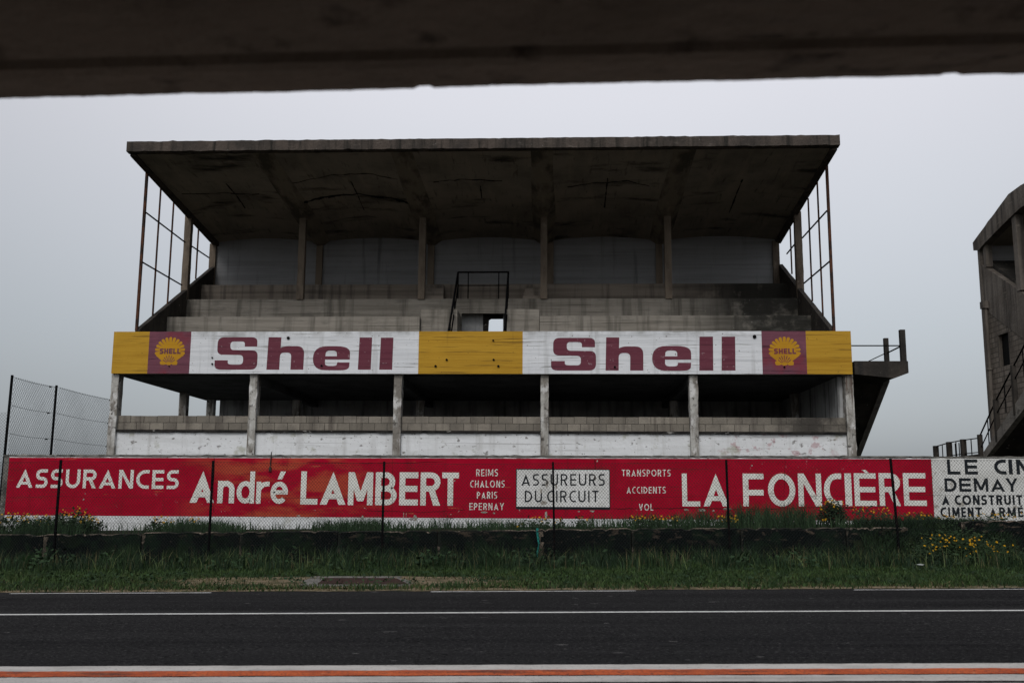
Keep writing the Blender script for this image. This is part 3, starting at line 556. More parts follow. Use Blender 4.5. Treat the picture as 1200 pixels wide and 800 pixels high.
# leaking cracks in the vaults: thin ridges of soot-dark lime
crk = mat('soffit_crack', (.010, .010, .010))
r = random.Random(5)
for i, pts in enumerate([[(213, 227), (262, 226), (312, 228)], [(343, 215), (390, 205), (430, 203), (473, 211)], [(352, 238), (378, 231), (420, 227), (465, 233), (490, 242)], [(508, 213), (545, 210), (597, 212)], [(665, 219), (700, 214), (735, 212), (766, 219)], [(265, 215), (278, 230), (289, 246)], [(411, 212), (420, 230), (428, 250)], [(712, 209), (710, 228), (708, 246)], [(870, 210), (862, 230), (853, 253)], [(563, 218), (565, 235)]]):
    mb = MB(); w = .10 if i == 2 else .045
    q = [at(px, py, 30) for px, py in pts]; W3 = []
    for k in range(len(pts)-1):
        for j in range(6):
            t = j/6; px, py = pts[k][0]*(1-t)+pts[k+1][0]*t, pts[k][1]*(1-t)+pts[k+1][1]*t+(r.random()-.5)*1.2
            d = ray(px, py); lo, hi = 31/d.y, 40/d.y
            def f(s):
                p = EYE+d*s; bi = max(0, min(4, sum(p.x > b for b in bays[1:5]))); t_ = (p.x-bays[bi])/(bays[bi+1]-bays[bi]); t_ = max(0, min(1, t_)); vv = (p.y-31.25)/(BW-31.25)
                return zroof(p.y)+math.sin(math.pi*t_)**.8*.20*min(1, max(0, (vv-.12)/.5))-p.z
            for _ in range(40):
                mid = (lo+hi)/2
                if f(mid) > 0: lo = mid
                else: hi = mid
            W3.append(EYE+d*lo)
    for p0, p1 in zip(W3, W3[1:]):
        ww = w*(.5+r.random()); mb.tube(p0, p1, ww*.5, 5, ww*.5)
    mb.build('soffit_crack', crk, rf)
for i, x in enumerate(PX):
    zt = zroof(36.75)-.0; xx = (XL+.02 if i == 0 else XR-.02) if i in (0, 5) else x
    p = MB().box(xx-.125, xx+.125, 36.62, 36.87, T2[1]-.019, zt+.05).build('roof_post', postc, gs); jag(p, 12, .012, (0, 1), None, 50+i)
# iron side screens
for X, sc, posts, rails in (
    (XL+.02, 'left', [((172.5, 204), (160, 384)), ((189, 220), (178.5, 369)), ((203.5, 237), (196.5, 353)), ((232.5, 272), (229.5, 324))], [((171, 249), (217, 284)), ((221, 286), (245, 302)), ((166.5, 307), (213, 334))]),
    (XR-.02, 'right', [((969, 197), (977, 385)), ((957.5, 217), (964.5, 366)), ((947.5, 236), (951.5, 350)), ((926, 270), (928, 318))], [((969, 247), (940, 279)), ((933, 284), (922, 297.5)), ((972.5, 306), (942, 332))])):
    fr = None
    for k, (t, b) in enumerate(posts):
        p, q = atx(*t, X), atx(*b, X); y = (p.y+q.y)/2; o_ = MB().bar((X, y, q.z-.1), (X, y, p.z+.12), .085 if k == 0 else .05).build('screen_post', rust, gs)
    for t, b in rails: MB().bar(atx(*t, X), atx(*b, X), .04).build('screen_rail', iron, gs)
# end landing and the flight behind it
ZL0, ZL1 = 5.64, 6.06
def flight(root, XA, XB, y0, z0, y1, z1, n, thick=.22):
    """stair from (y0, z0) low to (y1, z1) high, between XA and XB"""
    dy, dz = (y1-y0)/n, (z1-z0)/n; top = []
    for k in range(n): top += [(y0+dy*k, z0+dz*k), (y0+dy*k, z0+dz*(k+1))]
    top.append((y1, z1)); pr = top+[(y1, z1-thick-abs(dz)), (y0+dy*.6, z0-thick*.9), (y0, z0-.2)]
    st = MB().prism_x(pr, XA, XB).build('stair_flight', stairc, root)
    w = .2
    for X0 in (XA-w-.002, XB+.002):
        MB().prism_x([(y0, z0-.26), (y0, z0+.02), (y1, z1+.02), (y1, z1-thick-.30)], X0, X0+w).build('stair_string', conc, st)
    return st
p0, p1 = at(1000, 424, 32.0), at(1063.5, 424, 32.0)
lx0, lx1 = p0.x+.02, p1.x
ld = MB(); ld.prism_y([(lx0, ZL0), (lx1-.45, ZL0-.13), (lx1, ZL0+.04), (lx1, ZL1), (lx0, ZL1)], 31.95, 33.75); ldo = ld.build('landing_slab', stairc, gs)
flight(gs, lx0+.25, lx1-.21, 38.5, 2.80, 33.76, 6.04, 17, .12)
MB().box(lx0-.1, lx0+.04, 33.77, 38.5, 0, ZL0+.3).build('stair_side_wall', stairc, gs)
for (x, y, h, w) in ((lx1-.09, 32.1, 1.03, .16), (lx1-.12, 33.6, 1.0, .14)):
    MB().box(x-w/2, x+w/2, y-w/2, y+w/2, ZL1-.3, ZL1+h).build('landing_post', stairc, gs)
mb = MB(); mb.bar((fx[-1]-.05, 32.12, ZL1+.52), (lx1-.16, 32.12, ZL1+.52), .035); mb.bar((lx1-.1, 32.18, ZL1+.52), (lx1-.1, 33.53, ZL1+.50), .035); mb.bar((lx1-.14, 33.6, ZL1+.5), (lx1-1.4, 33.6, ZL1-.1), .03)
mb.build('landing_rail', iron, gs)

# ------------------------------------------------------------------ second stand at the right edge
X2 = 17.1
g2 = thing('grandstand', 'brown brick and concrete stand with outside staircase and small dark window', 'grandstand', (X2, 37, 0), 'derelict grandstands')
q = lambda px, py: (lambda p: (p.y, p.z))(atx(px, py, X2))
rp = [q(1143.3, 284.4), q(1185.3, 227.6), q(1200, 217.5), q(1285, 165), q(1292, 182), q(1200, 243.7), q(1186, 256), q(1157.3, 285), q(1150.3, 293.5), q(1144.2, 293.5)]
ro = MB().prism_x(rp, X2-.12, X2+.2).build('roof_end_beam', sidec, g2); jag(ro, 10, .02, (1, 2), None, 4)
rt = [q(1144, 285), q(1185.5, 229), q(1285, 167), q(1290, 180), q(1186, 250), q(1157, 281), q(1145, 292)]
MB().prism_x(rt, X2+.201, X2+14).build('roof', roofc, g2)
yb = q(1150, 300)[0]
ra0, ra1 = q(1154.7, 308), q(1191.4, 334.6); rb0, rb1 = q(1164.3, 370), q(1196.6, 394.6)
ext = lambda a, b, y: (y, a[1]+(b[1]-a[1])*(y-a[0])/(b[0]-a[0]))
yfront = 32.4
MB().prism_x([(yb-.02, ra0[1]), ext(ra0, ra1, yfront), ext(rb0, rb1, yfront), (yb-.02, ext(rb0, rb1, yb)[1])], X2-.03, X2+.2).build('side_raker', sidec, g2)
w0, w1 = q(1168.4, 386), q(1185, 429); wy0, wy1, wz1, wz0 = w0[0], w1[0], w0[1], q(1185, 428)[1]
wz1 = (q(1168.4, 391)[1]+q(1185, 386)[1])/2; wz0 = (q(1171, 430)[1]+q(1185, 427)[1])/2
rz = lambda y: ext(rb0, rb1, y)[1]-.004
for ya, yc, zlo, zhi in ((yb-.02, wy0, 0, None), (wy0, wy1, 0, wz0), (wy0, wy1, wz1, None), (wy1, yfront, 0, None)):
    zt0, zt1 = (rz(ya), rz(yc)) if zhi is None else (zhi, zhi)
    MB().prism_x([(ya, zlo), (ya, zt0), (yc, zt1), (yc, zlo)], X2, X2+.2).build('brick_wall', brickm, g2)
wn = MB(); wn.box(X2+.12, X2+.17, wy1, wy0, wz0, wz1); wo = wn.build('window', dark, g2)
mb = MB(); e = .09
for ya, yc, za, zb_ in ((wy0-e, wy0, wz0, wz1), (wy1, wy1+e*.5, wz0, wz1), (wy1+e*.5+.001, wy0-e-.001, wz1-.07, wz1)): mb.box(X2-.015, X2+.118, ya, yc, za, zb_)
mb.build('window_frame', sidec, wo)
MB().box(X2-.05, X2+.25, yb-.0, yb+.22, 0, q(1150, 293)[1]+.15).build('column', sidec, g2)
MB().box(X2-.04, X2+.22, yb-.5, yb-.28, ra0[1]-.2, q(1158, 285)[1]+.2).build('column', sidec, g2)
cc = q(1191, 280)[0]; MB().box(X2-.05, X2+.22, cc-.16, cc+.16, ext(ra0, ra1, cc)[1]-.1, q(1191, 250)[1]+.15).build('column', sidec, g2)
MB().box(X2+.25, X2+14, yb+.0, yb+.2, 0, q(1150, 293)[1]+.5).build('back_wall', backw, g2)
MB().box(X2+.21, X2+14, 33.0, 33.2, 0, 7.0).build('front_wall', white, g2)
MB().prism_x([ext(ra0, ra1, yb-.05), ext(ra0, ra1, yfront+.7), (yfront+.7, ext(ra0, ra1, yfront+.7)[1]-.3), (yb-.05, ext(ra0, ra1, yb)[1]-.3)], X2+.21, X2+14).build('terrace', tierd, g2)
dp = [q(1155, 363), q(1161.5, 433), q(1168, 534)]
mb = MB(); ypipe = q(1157, 363)[0]-.12; mb.tube((X2-.13, ypipe, .5), (X2-.13, ypipe, dp[0][1]), .085, 10); mb.box(X2-.27, X2-.051, ypipe-.14, ypipe+.14, dp[0][1], dp[0][1]+.28); mb.tube((X2-.13, ypipe, dp[1][1]-.04), (X2-.13, ypipe, dp[1][1]+.05), .12, 10)
mb.build('drainpipe', sidec, g2)
XS = 15.6
s0, s1 = atx(1152, 531, XS), atx(1200, 458, XS); sl = (s1.z-s0.z)/(s1.y-s0.y); yh = 33.3; zh = s0.z+(yh-s0.y)*sl
flight(g2, XS+.2, X2-.30, s0.y, s0.z, yh, zh, 15, .28)
MB().box(XS, X2-.06, 32.0, yh-.005, zh-.35, zh).build('stair_landing', stairc, g2)
mb = MB(); xs = XS+.06
tops = [(1148, 509), (1166.5, 468), (1187, 428)]
pp = []
for px, py in tops:
    t = atx(px, py, xs); zb_ = s0.z+max(0, (s0.y-t.y))*-sl if False else s0.z+(min(t.y, s0.y)-s0.y)*sl
    MB().box(xs-.07, xs+.07, t.y-.08, t.y+.08, zb_-.3, t.z).build('railing_post', stairc, g2); pp.append(t)
pp.append(pp[-1]+(pp[-1]-pp[-2])); MB().box(xs-.07, xs+.07, pp[-1].y-.08, pp[-1].y+.08, pp[-1].z-1.1, pp[-1].z).build('railing_post', stairc, g2)
mb = MB(); dn = Vector((0, 0, .52))
for a_, b_ in zip(pp, pp[1:]):
    o_ = Vector((0, 0, -.06)); mb.bar(a_+o_, b_+o_, .04); mb.bar(a_-dn, b_-dn, .03); m_ = (a_+b_)/2; mb.bar(m_+o_, m_-dn*2, .03)
lowp = [(1147.5, 513), (1128.5, 515.5), (1112, 518.5), (1096.5, 523)]; lp = [atx(px, py, xs-.02) for px, py in lowp]
for a_, b_ in zip(lp, lp[1:]):
    mb.bar(a_, b_, .035); mb.bar(a_-dn, b_-dn, .03); m_ = (a_+b_)/2; mb.bar(m_, m_-dn*1.8, .03)
for t in (.35, .62): m_ = lp[1].lerp(lp[2], t); mb.bar(m_+Vector((.15, .3, -.05)), m_+Vector((.15, .3, -1.1)), .03)
mb.build('stair_railing', iron, g2)
for t in lp[1:]: MB().box(t.x-.085, t.x+.085, t.y-.1, t.y+.1, t.z-1.1, t.z+.03).build('walkway_post', stairc, g2)
MB().box(XS-.1, X2-.06, s0.y+.01, lp[-1].y+.4, s0.z-.25, s0.z-.02).build('walkway', stairc, g2)

# ------------------------------------------------------------------ painted walls
WD = 29.0
xa, xj = at(8.5, 566, WD).x, at(1093, 570, WD).x
ztop = lambda x: 2.835+.003*x
def wall_slab(x0, x1): return MB().prism_y([(x0, -.05), (x1, -.05), (x1, ztop(x1)), (x0, ztop(x0))], WD, WD+.25)
rw = thing('advertising_wall', 'long red painted wall with large white lettering in front of the grandstand', 'wall', ((xa+xj)/2, WD, 0))
wb = wall_slab(xa-.16, xj-.004).build('wall_body', white, rw)
zr0 = 1.085
rp_ = MB().prism_y([(xa, zr0-.01), (xj-.006, zr0+.02), (xj-.006, ztop(xj)-.035), (xa, ztop(xa)-.035)], WD-.005, WD-.0005).build('red_panel', red, rw)
MB().box(xa-.158, xa-.002, WD-.004, WD-.0005, 0, ztop(xa)-.01).build('end_strip', coping, rw)
cp_ = MB().prism_y([(xa-.18, ztop(xa)), (xj-.004, ztop(xj)), (xj-.004, ztop(xj)+.05), (xa-.18, ztop(xa)+.05)], WD-.03, WD+.28).build('coping', coping, rw); jag(cp_, 220, .018, (1, 2), None, 12)
L = Lines(WD-.008)
L.line('ASSURANCES', 18.5, 209, 549.5, 571, 550.5, 572.7, w=.175, gap=.16).build('lettering', letw, rw)
L = Lines(WD-.008)
for c, b, w in (('A', (223, 251.7, 551.5, 588.8), .22), ('n', (255, 274.7, 563, 589.3), .27), ('d', (277.5, 298.3, 552, 589.6), .17), ('r', (300.3, 315.5, 564, 589.8), .24), ('e', (317, 337.5, 564, 590), .24), ("'", (325.5, 335, 552, 561.3), .2),
                ('L', (352.5, 372.5, 552, 590.8), .19), ('A', (375.3, 405.3, 552.5, 591), .21), ('M', (408, 437, 553, 591.5), .19), ('B', (440, 465, 553, 591.6), .19), ('E', (468, 490, 553, 591.8), .2), ('R', (492.7, 516, 553.2, 592), .19), ('T', (518, 537.6, 553.4, 592.2), .19)):
    L.glyph_box(c, b, w*.9)
L.build('lettering', letw, rw)
L = Lines(WD-.008)
for t, x0, x1, y0, y1 in (('REIMS', 558, 583.5, 549.5, 557.6), ('CHALONS', 551, 591.3, 562.6, 570.8), ('PARIS', 558.8, 582.5, 575.8, 584), ('EPERNAY', 550, 590.6, 589, 597.2)):
    L = Lines(WD-.008); L.line(t, x0, x1, y0, y1, w=.135, gap=.2).build('lettering', letw, rw)
L = Lines(WD-.008)
for t, x0, x1, y0, y1 in (('TRANSPORTS', 728.8, 785.8, 550, 557.8), ('ACCIDENTS', 734.4, 780.2, 570, 577.8), ('VOL', 748.7, 765.6, 590, 597.8)):
    L = Lines(WD-.008); L.line(t, x0, x1, y0, y1, w=.135, gap=.2).build('lettering', letw, rw)
L = Lines(WD-.008)
for c, b, w in (('L', (799.3, 820.3, 554.5, 593), .17), ('A', (824, 854, 554.7, 593), .19), ('F', (870.7, 895.2, 554.6, 593), .19), ('O', (900, 932, 554.5, 593.2), .19), ('N', (935.5, 962.7, 554.5, 593), .18), ('C', (965.6, 986.5, 554.4, 592.8), .19),
                ('I', (990.2, 998, 554.3, 592.6), .2), ('E', (1001.2, 1026.8, 554.2, 592.5), .18), ('`', (1009.5, 1018, 550.3, 553.8), .2), ('R', (1030.3, 1055, 554, 592.4), .18), ('E', (1058.8, 1085.3, 554, 592.3), .18)):
    L.glyph_box(c, b, w*.9)
L.build('lettering', letw, rw)
def prect(x0, x1, yt, yb, D): a, b = at(x0, (yt+yb)/2, D), at(x1, (yt+yb)/2, D); return a.x, b.x, at((x0+x1)/2, yb, D).z, at((x0+x1)/2, yt, D).z
a_, b_, c_, d_ = prect(604.5, 715, 549.3, 596.6, WD); brd = MB().box(a_, b_, WD-.012, WD-.0055, c_, d_).build('sign_border_shadow', black, rw)  # black outline; its thicker bottom strip is the board's shadow, painted in
a_, b_, c_, d_ = prect(605.6, 714, 550.3, 593.6, WD); MB().box(a_, b_, WD-.018, WD-.0125, c_, d_).build('sign_panel', signw, rw)
L = Lines(WD-.021); L.line('ASSUREURS', 611.2, 708.8, 555, 568.6, w=.125, gap=.23).build('sign_lettering', black, rw); L = Lines(WD-.021); L.line('DU CIRCUIT', 615, 704.6, 574.5, 588, w=.125, gap=.23, space=.22)
L.build('sign_lettering', black, rw)
plas = mat('bare_plaster', (.36, .34, .30), [dict(c=(.22, .2, .17), s=8, lo=.45, hi=.6, f=.8)])
crk2 = mat('wall_crack', (.03, .012, .012))
def chip(px, py, w, h, m=None, n=11, D=None):
    c = at(px, py, WD); r = random.Random(int(px*7+py)); L = Lines(WD-.011 if D is None else D); k = 1/40.2
    L.poly([[(c.x+math.cos(t)*w*k*.5*(.55+.6*r.random()), c.z+math.sin(t)*h*k*.5*(.55+.6*r.random())) for t in [2*math.pi*i/n for i in range(n)]]]); L.build('paint_chip', m or plas, rw)
for a in ((487, 606, 5, 8), (425, 606, 4, 5), (473, 604, 1.2, 9), (476, 603, 1, 6), (567, 600, 9, 3), (579, 601, 3, 2), (640, 603, 3, 9), (678, 599, 3, 2), (694, 598.5, 6, 2.4), (804, 597, 6, 2.4), (822, 597.5, 10, 3.6), (852, 596, 14, 2.6), (836, 598, 4, 2), (300, 586, 3, 2), (700, 540, 2, 3), (975, 611, 7, 2.5), (920, 556, 3, 2), (881, 545, 2, 2), (302, 572, 2, 1.5), (98, 585, 2, 3), (100, 578, 1.2, 2), (533, 563, 2, 2), (350, 604, 7, 2)): chip(*a)
for a in ((641, 566, 4, 11), (652, 570, 3, 7), (697, 560, 3, 6), (637, 589, 8, 5), (634, 575, 2.5, 6)): chip(*a, D=WD-.0225)
def crack(pts, w):
    r = random.Random(len(pts)+int(pts[0][0])); P_ = []; L = Lines(WD-.0115)
    for (xa_, ya_), (xb_, yb_) in zip(pts, pts[1:]):
        for k in range(10): t = k/10; P_.append((xa_+(xb_-xa_)*t+(r.random()-.5)*.9, ya_+(yb_-ya_)*t+(r.random()-.5)*.9))
    P_.append(pts[-1]); V = [at(a, b, WD) for a, b in P_]; W_ = [w*(.3+.9*r.random()) for _ in V]; vert = abs(pts[0][0]-pts[-1][0]) < abs(pts[0][1]-pts[-1][1])
    for i in range(len(V)-1):
        a, b, u, v = V[i], V[i+1], W_[i], W_[i+1]
        if vert: L.poly([[(a.x-u, a.z), (a.x+u, a.z), (b.x+v, b.z), (b.x-v, b.z)]])
        else: L.poly([[(a.x, a.z-u), (a.x, a.z+u), (b.x, b.z+v), (b.x, b.z-v)]])
    L.build('wall_crack', crk2, rw)
crack([(703, 595), (760, 596), (800, 595), (890, 596.5), (960, 594), (1000, 595)], .010); crack([(430, 598), (500, 600), (545, 597)], .007); crack([(697, 537), (697.5, 549)], .012); crack([(697, 550.5), (697.8, 590)], .006); crack([(251, 536), (250.5, 600)], .006); crack([(920, 538), (918, 606)], .004); crack([(460, 538), (459.5, 606)], .004); crack([(360, 541), (420, 542.5), (520, 541)], .006)
cab = at(318, 530, WD-.05); mb = MB(); mb.bar((cab.x, WD-.04, cab.z+.02), (cab.x-.02, WD-.03, at(318, 546, WD).z), .025); z_ = at(317.5, 549, WD).z; mb.tube((cab.x-.02, WD-.04, z_-.07), (cab.x-.02, WD-.04, z_+.06), .045, 8, .03)
mb.build('hanging_cable', stairc, rw)
xe = 34.0
ww = thing('advertising_wall', 'white painted wall with dark lettering, joined to the end of the red wall', 'wall', ((xj+xe)/2, WD, 0))
wall_slab(xj+.004, xe).build('wall_body', wallw, ww)
cp_ = MB().prism_y([(xj+.004, ztop(xj)), (xe, ztop(xe)), (xe, ztop(xe)+.04), (xj+.004, ztop(xj)+.04)], WD-.02, WD+.27).build('coping', coping, ww); jag(cp_, 160, .016, (1, 2), None, 13)
L = Lines(WD-.004)
for c, b, w in (('L', (1110, 1125.2, 538, 555.6), .2), ('E', (1130.5, 1145.6, 538, 555.6), .2), ('C', (1165, 1179, 538, 555.6), .22), ('I', (1182, 1186.4, 538, 555.5), .2), ('N', (1191, 1206, 538, 555.5), .22),
                ('D', (1107, 1121, 560, 575.7), .2), ('E', (1124, 1138, 560, 575.7), .2), ('M', (1141.3, 1158, 560, 575.7), .19), ('A', (1161, 1177.5, 560, 575.7), .19), ('Y', (1178.5, 1193, 560, 575.7), .2)):
    L.glyph_box(c, b, w)
L.line('A CONSTRUIT', 1104, 1200.5, 579.7, 591.2, w=.21, gap=.17, space=.35)
for c, b, w in (('C', (1102, 1109, 594, 605.5), .2), ('I', (1111.3, 1113.4, 594, 605.5), .2), ('M', (1116, 1124.5, 594, 605.5), .18), ('E', (1126.5, 1132, 594, 605.5), .2), ('N', (1134, 1141, 594, 605.5), .2), ('T', (1143, 1151, 594, 605.5), .2), ('A', (1159.5, 1168, 594, 605.5), .2), ('R', (1171, 1178, 594, 605.5), .2), ('M', (1181, 1190.5, 594, 605.5), .18), ('E', (1193, 1199, 594, 605.5), .2), ("'", (1195, 1198.5, 591.6, 593.4), .2)):
    L.glyph_box(c, b, w)
L.build('lettering', black, ww)

# ------------------------------------------------------------------ low concrete wall
lw = thing('low_wall', 'low dark mossy concrete wall of weathered slabs rising out of the long grass', 'wall', (-2, 25.5, 0))
jx = [-19.5]+[at(p, 640, 25.5).x for p in (50, 165, 280, 395, 512, 630, 740, 868, 992)]+[at(1066, 640, 25.5).x]
r = random.Random(21); prev = 0
def wall_bay(x0, x1, zt):
    n = 26; top = [(x0+(x1-x0)*i/n, zt+.0155*((x1-x0)*i/n-(x1-x0)/2)-(r.random()**4)*.06-(.03 if i in (0, n) else 0)) for i in range(n+1)]
    y0 = 25.5+r.random()*.03
    o = MB().prism_y([(x1, -.3), (x0, -.3)]+[(x, z-.022) for x, z in top], y0, y0+.22).build('wall_slab', lowc, lw)
    mb = MB()
    for (xa_, za_), (xb_, zb_) in zip(top, top[1:]): mb.hexa([(xa_, y0-.004-.012*r.random(), za_-.021), (xb_, y0-.004-.012*r.random(), zb_-.021), (xb_, y0+.21, zb_-.021), (xa_, y0+.21, za_-.021)], [(xa_, y0+.012, za_), (xb_, y0+.012, zb_), (xb_, y0+.2, zb_), (xa_, y0+.2, za_)])
    mb.build('worn_lit_edge', lowtop, o)
    mb = MB(); zz = -.0; zt_ = top[0][1]-.03; wj = .05+.10*r.random()
    for k in range(7): mb.hexa([(x0, y0-.006, zt_-.13*(k+1)), (x0+wj*(.2+r.random()), y0-.006, zt_-.13*(k+1)), (x0+wj*(.2+r.random()), y0+.01, zt_-.13*(k+1)), (x0, y0+.01, zt_-.13*(k+1))], [(x0, y0-.006, zt_-.13*k-.004), (x0+wj*(.2+r.random()), y0-.006, zt_-.13*k-.004), (x0+wj*.4, y0+.01, zt_-.13*k-.004), (x0, y0+.01, zt_-.13*k-.004)])
    mb.build('broken_joint', lowtop, o)
for i in range(len(jx)-1):
    xm = (jx[i]+jx[i+1])/2; wall_bay(jx[i]+.012, jx[i+1]-.012, zlow(xm)+.02+(r.random()-.5)*.04)
x0_, x1_ = at(1128, 640, 25.5).x, at(1290, 640, 25.5).x
wall_bay(x0_, x1_, at(1170, 609, 25.5).z)
wall_bay(x1_+.02, x1_+5, at(1170, 607, 25.5).z)

# ------------------------------------------------------------------ chain link fences
def link(root, pts_top, pts_bot, pitch=.075, rw_=.0026, seed=0):
    """wire mesh between two rails; runs are vertical planes from a to b"""
    r = random.Random(seed); mb = MB()
    for (a, a0), (b, b0) in zip(zip(pts_top, pts_bot), zip(pts_top[1:], pts_bot[1:])):
        a, b, a0, b0 = map(Vector, (a, b, a0, b0)); Wd = (Vector((b.x, b.y, 0))-Vector((a.x, a.y, 0))).length; H = a.z-a0.z
        nrm = Vector((-(b.y-a.y), b.x-a.x, 0)).normalized(); ph = r.random()*6
        def P(u, v, off):
            t = u/Wd; lo = a0.lerp(b0, t); hi = a.lerp(b, t)
            sag = .03*math.sin(u*1.3+ph)*(v/H)+.02*math.sin(u*2.7+v*2)
            return lo.lerp(hi, v/H)+nrm*(sag+off)+Vector((0, 0, -.012*math.sin(math.pi*t)))
        k = 1.15; n = int((Wd+H/k)/pitch)+1
        for sgn in (1, -1):
            for i in range(n+1):
                u0 = i*pitch-(H/k if sgn > 0 else 0)
                # line u = u0 + sgn*v/k (sgn<0 begins at u0 on the bottom and leans back)
                v0, v1 = 0.0, H
                if sgn > 0:
                    v0 = max(v0, -u0*k); v1 = min(v1, (Wd-u0)*k)
                else:
                    v1 = min(v1, u0*k); v0 = max(v0, (u0-Wd)*k)
                if v1-v0 < .02: continue
                m = max(1, int((v1-v0)/.7)); prev = None
                for j in range(m+1):
                    v = v0+(v1-v0)*j/m; p = P(u0+sgn*v/k, v, sgn*.002)
                    if prev is not None: mb.tube(prev, p, rw_, 3)
                    prev = p
    return mb.build('wire_mesh', wire, root, fix=False)
fy = 24.95
fpost = [(-232, 540, -215), (-81, 540, -70), (71.5, 538.5, 61.5), (250, 539.5, 243), (450.3, 540.5, 447), (648, 541, 650), (851, 538.5, 856), (1043.5, 537, 1056), (1256, 536, 1275)]
cf = thing('chain_link_fence', 'tall chain-link fence on thin dark posts standing before the low wall', 'fence', (-2, fy, 0), 'chain-link fences')
tp, bp = [], []
for a_, yt, b_ in fpost:
    t = at(a_, yt, fy); b = at(b_, 668, fy); b.z = gz(b.x)-.1; b.y = fy
    MB().box(-.0, 0, 0, 0, 0, 0)
    MB().bar(b, t, .052).build('fence_post', iron, cf); tp.append(t+Vector((0, -.03, -.03))); bp.append(Vector((b.x, fy-.03, gz(b.x)+.06)))
link(cf, tp, bp, .078, .0033, 3)
for fr_ in (1.0, .66, .33, .02):
    mb = MB()
    for i in range(len(tp)-1):
        a, b = bp[i].lerp(tp[i], fr_), bp[i+1].lerp(tp[i+1], fr_); pv = a
        for j in range(1, 9):
            p = a.lerp(b, j/8)+Vector((0, -.006, -.03*math.sin(math.pi*j/8))); mb.tube(pv, p, .004, 4); pv = p
    mb.build('tension_wire', wire, cf)
f2 = thing('chain_link_fence', 'chain-link fence rising against the sky beyond the left end of the red wall', 'fence', (-17, 33, 0), 'chain-link fences')
pts = [(-17.0, 30.2), (-17.0, 33.0), (-17.0, 37.9)]; tp, bp = [], []
for i, (x, y) in enumerate(pts):
    xt = x+.02; MB().bar((x-.03*(i == 0), y, .2), (xt, y, 5.36), .06).build('fence_post', iron, f2); tp.append((xt+.05, y, 5.30)); bp.append((x+.05, y, .5))
link(f2, tp, bp, .125, .0045, 5)
for zz in (5.30, 4.42, 3.55):
    mb = MB()
    for (x, y), (x1, y1) in zip(pts, pts[1:]):
        pv = Vector((x+.045, y, zz))
        for j in range(1, 9): p = Vector((x+.045, y+(y1-y)*j/8, zz-.045*math.sin(math.pi*j/8))); mb.tube(pv, p, .007, 4); pv = p
        mb.tube((x+.045, y+(y1-y)*.82, zz-.05), (x+.045, y+(y1-y)*.86, zz-.035), .024, 5)
    mb.build('tension_wire', wire, f2)
MB().bar((-17.6, 29.6, .2), (-17.6, 29.6, 4.1), .06).build('fence_post', iron, f2)
link(f2, [(-19.5, 29.2, 4.1), (-17.0, 30.15, 4.2)], [(-19.5, 29.2, .5), (-17.0, 30.15, .5)], .085, .0034, 6)

# ------------------------------------------------------------------ drain, cord, litter
dc = thing('drain_cover', 'brown rectangular drain slab set in bare dirt beside the road', 'drain cover', atg(425, 682))
A = [atg(*p) for p in ((352, 687), (486, 687), (470, 675.5), (365, 675.5))]
lift = lambda p, h: (p.x, p.y, gz(p.x)+h)
AA = []; r = random.Random(9)
for k in range(4):
    for t in range(14): p = A[k].lerp(A[(k+1) % 4], t/14); AA.append(p+Vector((r.uniform(-.10, .10), r.uniform(-.07, .07), 0)))
MB().hexa([lift(p, .0) for p in AA], [lift(p, .014) for p in AA]).build('surround', grav, dc)
B = [atg(*p) for p in ((372, 685), (478, 685), (464, 678), (380, 678))]
o = MB().hexa([lift(p, .0145) for p in B], [lift(p, .024) for p in B]).build('cover_plate', plate, dc)
mb = MB(); pts = [(630, 619.5), (629.5, 623), (630.5, 630), (631.5, 637), (630, 646), (629.3, 652), (627.5, 660)]; pv = None
for k, p in enumerate(pts):
    w3 = at(*p, 25.46 if k > 1 else 25.5+.1*(1-k)); w3.y -= .02*(k % 2)
    if pv is not None: mb.tube(pv, w3, .035 if k not in (4,) else .012, 5, .028)
    pv = w3
tag(mb.build('cord', tealm), 'frayed teal cord hanging down the front of the low mossy wall', 'cord', None, 'thing')
lt = atg(1077, 670); mb = MB(); r = random.Random(3)
ringp = [(lt.x+.12*math.cos(t)*(.7+.5*r.random()), lt.y-.1+.08*math.sin(t)*(.7+.5*r.random()), gz(lt.x)+.13+.05*r.random()) for t in [i*.7 for i in range(9)]]
for i in range(9): mb.quad((lt.x, lt.y-.1, gz(lt.x)+.19), ringp[i], ringp[(i+1) % 9])
tag(mb.build('litter', paper), 'crumpled pale scrap of litter lying in grass by the tilted fence post', 'litter', None, 'thing')

